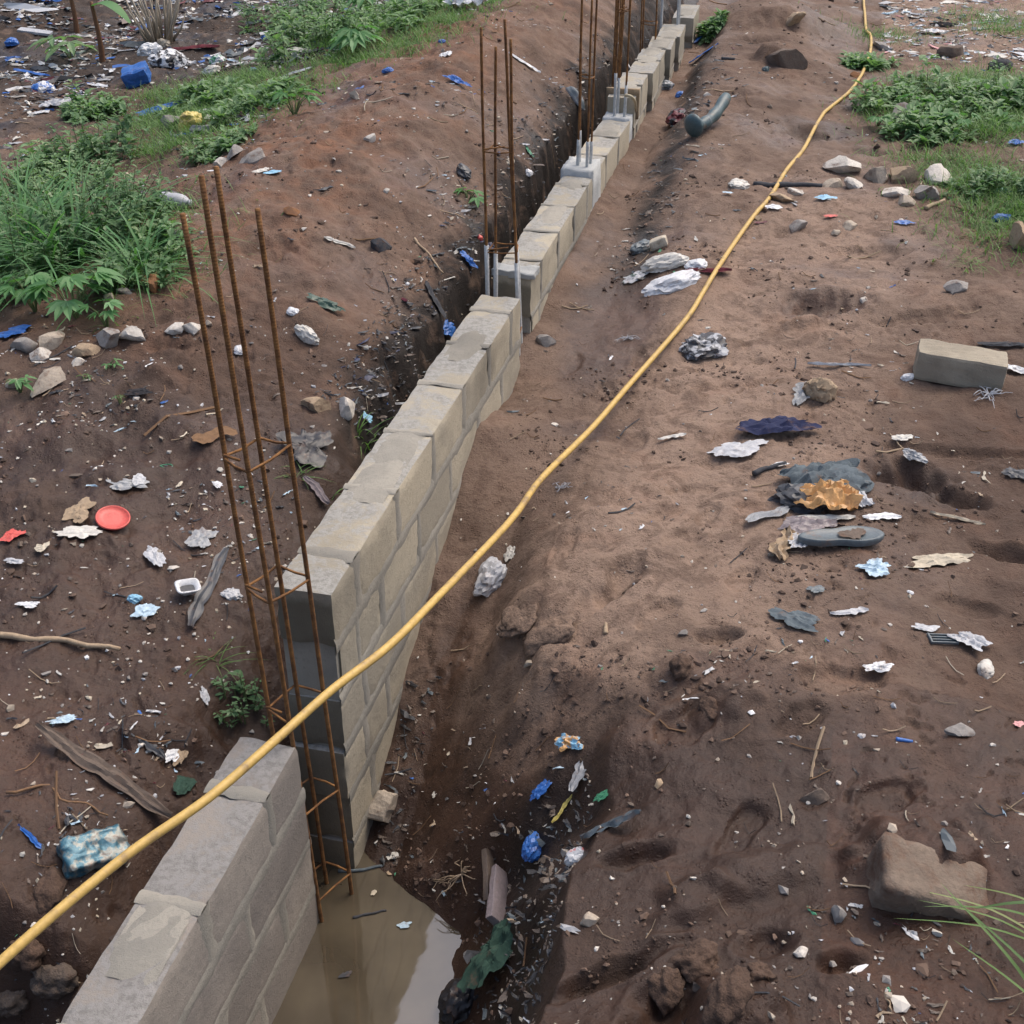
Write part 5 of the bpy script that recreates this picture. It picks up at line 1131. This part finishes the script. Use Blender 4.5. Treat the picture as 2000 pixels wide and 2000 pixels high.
LP = [(150, 625, 80, 105, 6, 'lobed leaf plant in front of the left weeds', 6), (70, 610, 60, 80, 5, 'lobed leaf plant at the left edge in front of the weeds', 6), (210, 640, 50, 50, 4, 'low lobed leaf plant above the large grey stone', 5),
 (575, 225, 52, 45, 7, 'bright broad leaf plant at the left foot of the mound', 5), (700, 110, 60, 50, 8, 'broad leaf plant below the leafy bush', 5), (730, 30, 60, 50, 7, 'broad leaf plant at the top right of the bushes', 5),
 (915, 392, 42, 18, 4, 'small green sprig growing on the mound', 4), (1775, 232, 40, 36, 5, 'pale broad leaf plant at the front left of the right weeds', 6), (1870, 255, 44, 36, 5, 'pale broad leaf plant at the front right of the right weeds', 6), (1715, 245, 34, 26, 5, 'small broad leaf plant beside the flat stone', 5),
 (40, 770, 36, 30, 5, 'small sprout between stones at the left edge', 3), (165, 745, 26, 14, 3, 'tiny two leaf sprout on the left slope', 2), (212, 722, 26, 14, 3, 'tiny sprout right of the tan stone', 3), (236, 788, 18, 16, 3, 'tiny sprout alone on the left slope', 3), (1980, 250, 40, 30, 4, 'broad leaf plant cut by the right edge', 5)]
for i, (q, (p, dep)) in enumerate(zip(LP, hits([(q[0], q[1]) for q in LP]))):
    k = dep/FPX; lobed(p, q[3]*k*1.15, q[4]+2*(q[2] > 40), q[2]*k*.72, q[5], 60+i, q[2]*k*.7, None, 'broad_leaf_plant', q[6])
TS = [(120, 520, 110, 130, 'long blue green grass tussock in the left weeds', 170, .02), (40, 520, 90, 130, 'long grass tussock at the left edge', 120, .02), (270, 535, 60, 80, 'long grass tussock at the right of the left weeds', 90, .014), (720, 890, 36, 60, 'grass tuft growing beside the tall wall', 46, .008), (585, 925, 18, 36, 'small grass tuft under the torn black bag', 16, .008), (650, 975, 20, 30, 'tiny grass tuft at the tall wall foot', 16, .007), (420, 1290, 22, 60, 'thin grass tuft left of the rebar cage foot', 20, .005), (1900, 520, 30, 26, 'small grass tuft above the dull right stone', 40, .006)]
for i, (q, (p, dep)) in enumerate(zip(TS, hits([(q[0], q[1]) for q in TS]))):
    k = dep/FPX; tussock(p, q[2]*k*.6, q[3]*k*(2.1 if i < 3 else 1.25), q[4], 80+i, q[5], q[6]*(1.2 if i < 3 else 1), .55 if i < 3 else .7, LUSH if i < 3 else GRASS, up=(.3, .9))
# ivy-like leaves low in the gap beside the front cage
(p, dep), = hits([(480, 1400)]); weed(p, .09, .16, 'dark leafy weed low in the gap beside the front cage', 140, 14, 14, .03, WEED)
# long grass blades reaching in from the lower right: every blade a part
root_p = at(2120, 1840, .1); root = empty('long_grass', Vector((root_p.x, root_p.y, hz(root_p.x, root_p.y)))); tag(root, 'long green and straw grass blades reaching in at the lower right', 'grass')
base = Vector(root.location)
for k, (tx, ty, tz, w_, tn) in enumerate([(1770, 1733, .10, .0045, .95), (1742, 1793, .07, .004, .5), (1790, 1757, .12, .004, .85), (1835, 1722, .16, .007, .4), (1800, 1770, .16, .005, .3), (1858, 1832, .10, .0055, .5), (1880, 1728, .12, .005, .9), (1850, 1745, .18, .007, .2), (1900, 1775, .2, .008, .1)]):
    tip = at(tx, ty, tz); bx = base+Vector((.02*math.sin(k*2.1), .03*math.cos(k*1.7), .0)); bx = Vector(at(2110, 2080, .05))+Vector((.02*k, 0, -.1)) if k in (3, 5, 7) else bx+Vector((0, 0, .02*k)); mid = bx.lerp(tip, .5)+Vector((0, 0, .05)); P = catmull([bx, mid, tip], 7); V = []; F = []; T = []
    for i, q in enumerate(P):
        f = i/(len(P)-1); d = (P[min(i+1, len(P)-1)]-P[max(i-1, 0)]).normalized(); s = d.cross(Vector((0, 0, 1))).normalized(); ww = w_*(1-f**2.2)*(.7+.3*min(1, f*3))
        V += [q-s*ww-base, q+Vector((0, 0, -ww*.35))-base, q+s*ww-base]; T += [tn]*3
    for i in range(len(P)-1): F += [(3*i, 3*i+1, 3*i+4, 3*i+3), (3*i+1, 3*i+2, 3*i+5, 3*i+4)]
    mesh_obj('blade', V, F, GRASS, root, True, {'tone': T})
# young plants with thick stalks, upper left
def stalk_plant(px, py, hpx, label, seed, nl, mat=LUSH):
    (p, dep), = hits([(px, py)]); k = dep/FPX; h = hpx*k; root = empty('stalk_plant', p); tag(root, label, 'plant', 'stalk plants'); r = random.Random(seed)
    P = [Vector((0, 0, -.03)), Vector((.01, 0, h*.4)), Vector((-.02, .02, h))]; mesh_obj('stalk', *tube(catmull(P, 5), [.032-.016*i/10 for i in range(11)], 10), REDSTEM, root, True)
    for i in range(nl):
        a = r.uniform(0, 6.28); d = Vector((math.cos(a), math.sin(a), .5)); V = []; F = []; T = []; L = h*r.uniform(.55, .8)
        for j in range(11):
            f = j/10; q = Vector((-.02, .02, h*.92))+d.normalized()*L*f-Vector((0, 0, L*.75*f*f)); s = Vector((-math.sin(a), math.cos(a), 0)); ww = L*.2*math.sin(math.pi*min(1, f*.92+.04))**.7
            V += [q-s*ww+Vector((0, 0, ww*.25)), q, q+s*ww+Vector((0, 0, ww*.25))]; T += [.5+.3*r.random()]*3
        for j in range(10): F += [(3*j, 3*j+1, 3*j+4, 3*j+3), (3*j+1, 3*j+2, 3*j+5, 3*j+4)]
        mesh_obj('leaf', V, F, mat, root, True, {'tone': T})
stalk_plant(150, 66, 95, 'reddish stalked plant at the top left', 1, 2); stalk_plant(200, 122, 110, 'reddish stalked plant with one pale leaf in the upper rubbish', 2, 1)
(p, dep), = hits([(140, 118)]); lobed(p, 50*dep/FPX, 7, 50*dep/FPX, 'drooping large leaf plant left of the stalks', 7, 40*dep/FPX, WEED2, 'drooping_plant', 3)
# bundle of dry stalks, top
(p, dep), = hits([(312, 86)]); root = empty('dry_stalk_bundle', p); tag(root, 'sheaf of dry grey stalks standing at the top of the rubbish', 'dry plant'); r = random.Random(5); k = dep/FPX
for i in range(34):
    a = r.uniform(0, 6.28); q = r.random()**.5; b = Vector((math.cos(a)*q*24*k, math.sin(a)*q*.12, -.03)); tp = Vector((b.x*2.3+r.uniform(-.16, .16), b.y*2-.1*r.random(), 100*k*r.uniform(.5, 1.25)))
    mesh_obj('stalk', *tube([b, b.lerp(tp, .5)+Vector((r.uniform(-.04, .04), 0, 0)), tp], [.017, .012, .006], 6), STRAW, root, True)
# ------------------------------------------------------------------ countless small stuff on the ground
def scatter_pts(n, seed, dens):
    rs = np.random.RandomState(seed); out = []
    while sum(len(o) for o in out) < n:
        y = 1.9*(19/1.9)**rs.rand(6000); x = (rs.rand(6000)*2-1)*.56*(y+1.0)
        u, t = to_ut(x, y); keep = rs.rand(6000) < dens(u, t, x, y); keep &= ~((u < .02) & (u > -WT-.02))
        out.append(np.stack([x, y], 1)[keep])
    P = np.concatenate(out)[:n]; z = hgrid(P[:, 0], P[:, 1]); ok = ~((z < WATER_Z+.01)); P = P[ok]; z = z[ok]
    return P, z
def bits(name, label, n, seed, dens, size, palette, kind, cat='litter'):
    P, z = scatter_pts(n, seed, dens); rs = np.random.RandomState(seed+1); V = []; F = []; C = []
    base, faces = ICO[1]; base = np.array([tuple(v) for v in base])
    pal = np.array([c for c, k in palette for _ in range(k)]); 
    for i in range(len(P)):
        s = size*(.35+rs.gamma(1.6, .5))*(.75+.05*P[i, 1]); o = len(V); c = pal[rs.randint(len(pal))]*rs.uniform(.6, 1.1); a = rs.uniform(0, 6.28); ca, sa = math.cos(a), math.sin(a)
        if kind == 'flake':
            n_ = rs.randint(3, 6); wd = s*rs.uniform(.3, .75); bend = rs.uniform(-.6, .6); L = s*rs.uniform(1.2, 2.4)
            for k in range(n_+1):
                q = k/n_-.5; wk = wd*rs.uniform(.35, 1.1)*(1-1.2*q*q); yb = bend*L*q*q
                for g in (-1, 0, 1):
                    x = q*L+s*.15*rs.randn(); y = yb+g*wk*.6+s*.08*rs.randn(); V.append((P[i, 0]+x*ca-y*sa, P[i, 1]+x*sa+y*ca, z[i]+.003+s*(.28*rs.rand() if g == 0 else .14*rs.rand()-.04)))
            for k in range(n_):
                for g in (0, 1): F.append((o+3*k+g, o+3*k+g+1, o+3*k+g+4, o+3*k+g+3))
            C += [c]*(3*n_+3)
        elif kind == 'lump':
            sc = np.array([s, s*rs.uniform(.5, .95), s*rs.uniform(.35, .75)]); s = min(s, 2.2*size*(.75+.05*P[i, 1])); q = base*sc*rs.uniform(.55, 1.25, (len(base), 1))+rs.uniform(-.2, .2, base.shape)*s
            x = q[:, 0]*ca-q[:, 1]*sa+P[i, 0]; y = q[:, 0]*sa+q[:, 1]*ca+P[i, 1]; V += list(zip(x, y, q[:, 2]+z[i]+s*.12)); F += [tuple(o+j for j in f) for f in faces]; C += [c]*len(base)
        else:
            L = s*rs.uniform(2.5, 7); th = s*.11; b = rs.uniform(-.35, .35); pts = []
            for k in range(4):
                f = k/3-.5; x = f*L; y = b*L*f*f; pts.append((P[i, 0]+x*ca-y*sa, P[i, 1]+x*sa+y*ca))
            hh = hgrid(np.array([p[0] for p in pts]), np.array([p[1] for p in pts])); hh = np.minimum(hh, z[i]+.03)
            tv, tf = tube([Vector((p[0], p[1], h_+.004+.02*rs.rand()*(k in (0, 3)))) for k, (p, h_) in enumerate(zip(pts, hh))], th, 4, False)
            V += [tuple(v) for v in tv]; F += [tuple(o+j for j in f) for f in tf]; C += [c]*len(tv)
    o = mesh_obj(name, V, F, attr_mat(name+'_mix', .55 if kind == 'flake' else .9), None, False, {'tint': np.array(C)})
    tag(o, label, cat, None, 'stuff')
def d_litter(u, t, x, y):
    v = -u-WT; d = .10+.0*u
    d = d+.75*(v > 2.2)*(t > 4.5)+.3*(v > .4)*(t > 1.2)*(t < 13)+.55*((v > .15) & (v < .9) & (t > 2))+.32*(v > .3)*(t <= 1.2)
    d = d+.7*(u > 2.2)*(t > 9)+.25*(u > .5)*(u < 1.1)*(t > 3.5)+.35*(u > .6)*(u < 1.0)*(t < 0)
    return np.clip(d*(.08+1.6*sstep(.05, .6, fbm(x*1.3, y*1.3, 91, 3))), 0, 1)
def d_stone(u, t, x, y):
    v = -u-WT; return np.clip((.15+.4*(v > .3)+.5*(u > 1.2)*(t < -.3)+.2*(t > 6))*(.3+1.2*sstep(-.1, .4, fbm(x*1.5, y*1.5, 95, 2))), 0, 1)
def d_clod(u, t, x, y): return np.clip((.35-.2*(u > .5)*(t < .2)+.2*(u > .1)*(u < .8))*(sstep(.0, .45, fbm(x*1.6, y*1.6, 97, 3))), 0, 1)*((u > .12) | (u < -WT-.1))
W_, K_, B_ = COLS['white'], COLS['charcoal'], COLS['blue']
bits('litter_scraps', 'countless small scraps of paper and plastic trodden into the soil', 7000, 201, d_litter, .0115, [(W_, 3), (COLS['offwhite'], 5), (COLS['palegrey'], 3), (COLS['cream'], 3), (COLS['mudbrown'], 12), (K_, 9), (COLS['slate'], 3), (B_, 1), (COLS['paleblue'], 2), (COLS['maroon'], 1), (COLS['tan'], 3), (COLS['green'], 1)], 'flake')
bits('pale_specks', 'countless pale specks of shell, paper and grit on the left bank', 2600, 209, lambda u, t, x, y: np.clip((.9*(-u > .5)+.12)*(.15+sstep(-.1, .4, fbm(x*2, y*2, 101, 2))), 0, 1), .0062, [(W_, 2), (COLS['offwhite'], 4), (COLS['palestone'], 5), (COLS['cream'], 4), (COLS['palegrey'], 3)], 'lump', 'grit')
bits('pebbles', 'countless small pebbles bedded in the soil', 2400, 202, d_stone, .0075, [(COLS['palestone'], 4), (COLS['stone'], 6), (COLS['greystone'], 5), (COLS['mudbrown'], 4)], 'lump', 'gravel')
bits('soil_crumbs', 'countless crumbs of brown soil', 7500, 203, d_clod, .0075, [((.12, .078, .056), 5), ((.17, .112, .082), 3), ((.075, .048, .036), 5)], 'lump', 'soil')
bits('twig_scraps', 'countless bits of straw, root and twig', 1500, 204, lambda u, t, x, y: np.clip(d_litter(u, t, x, y)*.8+.06, 0, 1), .014, [(COLS['tan'], 4), (COLS['brown'], 4), (COLS['charcoal'], 3), (COLS['cream'], 1)], 'twig')
bits('heaped_rubbish', 'mass of mixed torn plastic and rags over the upper left slope', 6200, 205, lambda u, t, x, y: np.clip(.9*(-u > 2.6)*(t > 5.5)*sstep(-.1, .3, fbm(x*.8, y*.8, 99, 2)+.1*(t-8)), 0, 1), .034, [(W_, 5), (COLS['offwhite'], 5), (K_, 7), (COLS['slate'], 4), (B_, 2), (COLS['mudbrown'], 6), (COLS['palegrey'], 3), (COLS['maroon'], 1)], 'flake')
bits('trench_rubbish', 'dark torn rags and roots packed into the cut trench face', 1300, 206, lambda u, t, x, y: 1.0*((-u-WT > .2) & (-u-WT < .62) & (t > 1.9) & (t < 9)), .015, [(COLS['black'], 6), (K_, 9), (COLS['mudbrown'], 6), (COLS['slate'], 3), (COLS['offwhite'], 2), (COLS['palegrey'], 1), (COLS['navy'], 2)], 'flake')
bits('gully_rubbish', 'dark torn rags packed into the gully edge and wall foot', 1100, 207, lambda u, t, x, y: 1.0*(((u > .55) & (u < .95) & (t < .0) & (t > -1.4)) | ((u > .02) & (u < .16) & (t > .05) & (t < .7)) | ((u > .22) & (u < .52) & (t > 3.8) & (t < 9))), .016, [(COLS['black'], 5), (K_, 8), (COLS['mudbrown'], 6), (COLS['slate'], 3), (COLS['offwhite'], 1)], 'flake')
bits('far_rubbish', 'pale litter strewn across the far right clearing', 2200, 208, lambda u, t, x, y: 1.0*((u > 1.8) & (t > 9.5) & (t < 16)), .028, [(W_, 4), (COLS['palegrey'], 6), (COLS['paleblue'], 2), (COLS['offwhite'], 5), (COLS['slate'], 4), (COLS['pink'], 1)], 'flake')
print('script seconds', time.time()-T0)
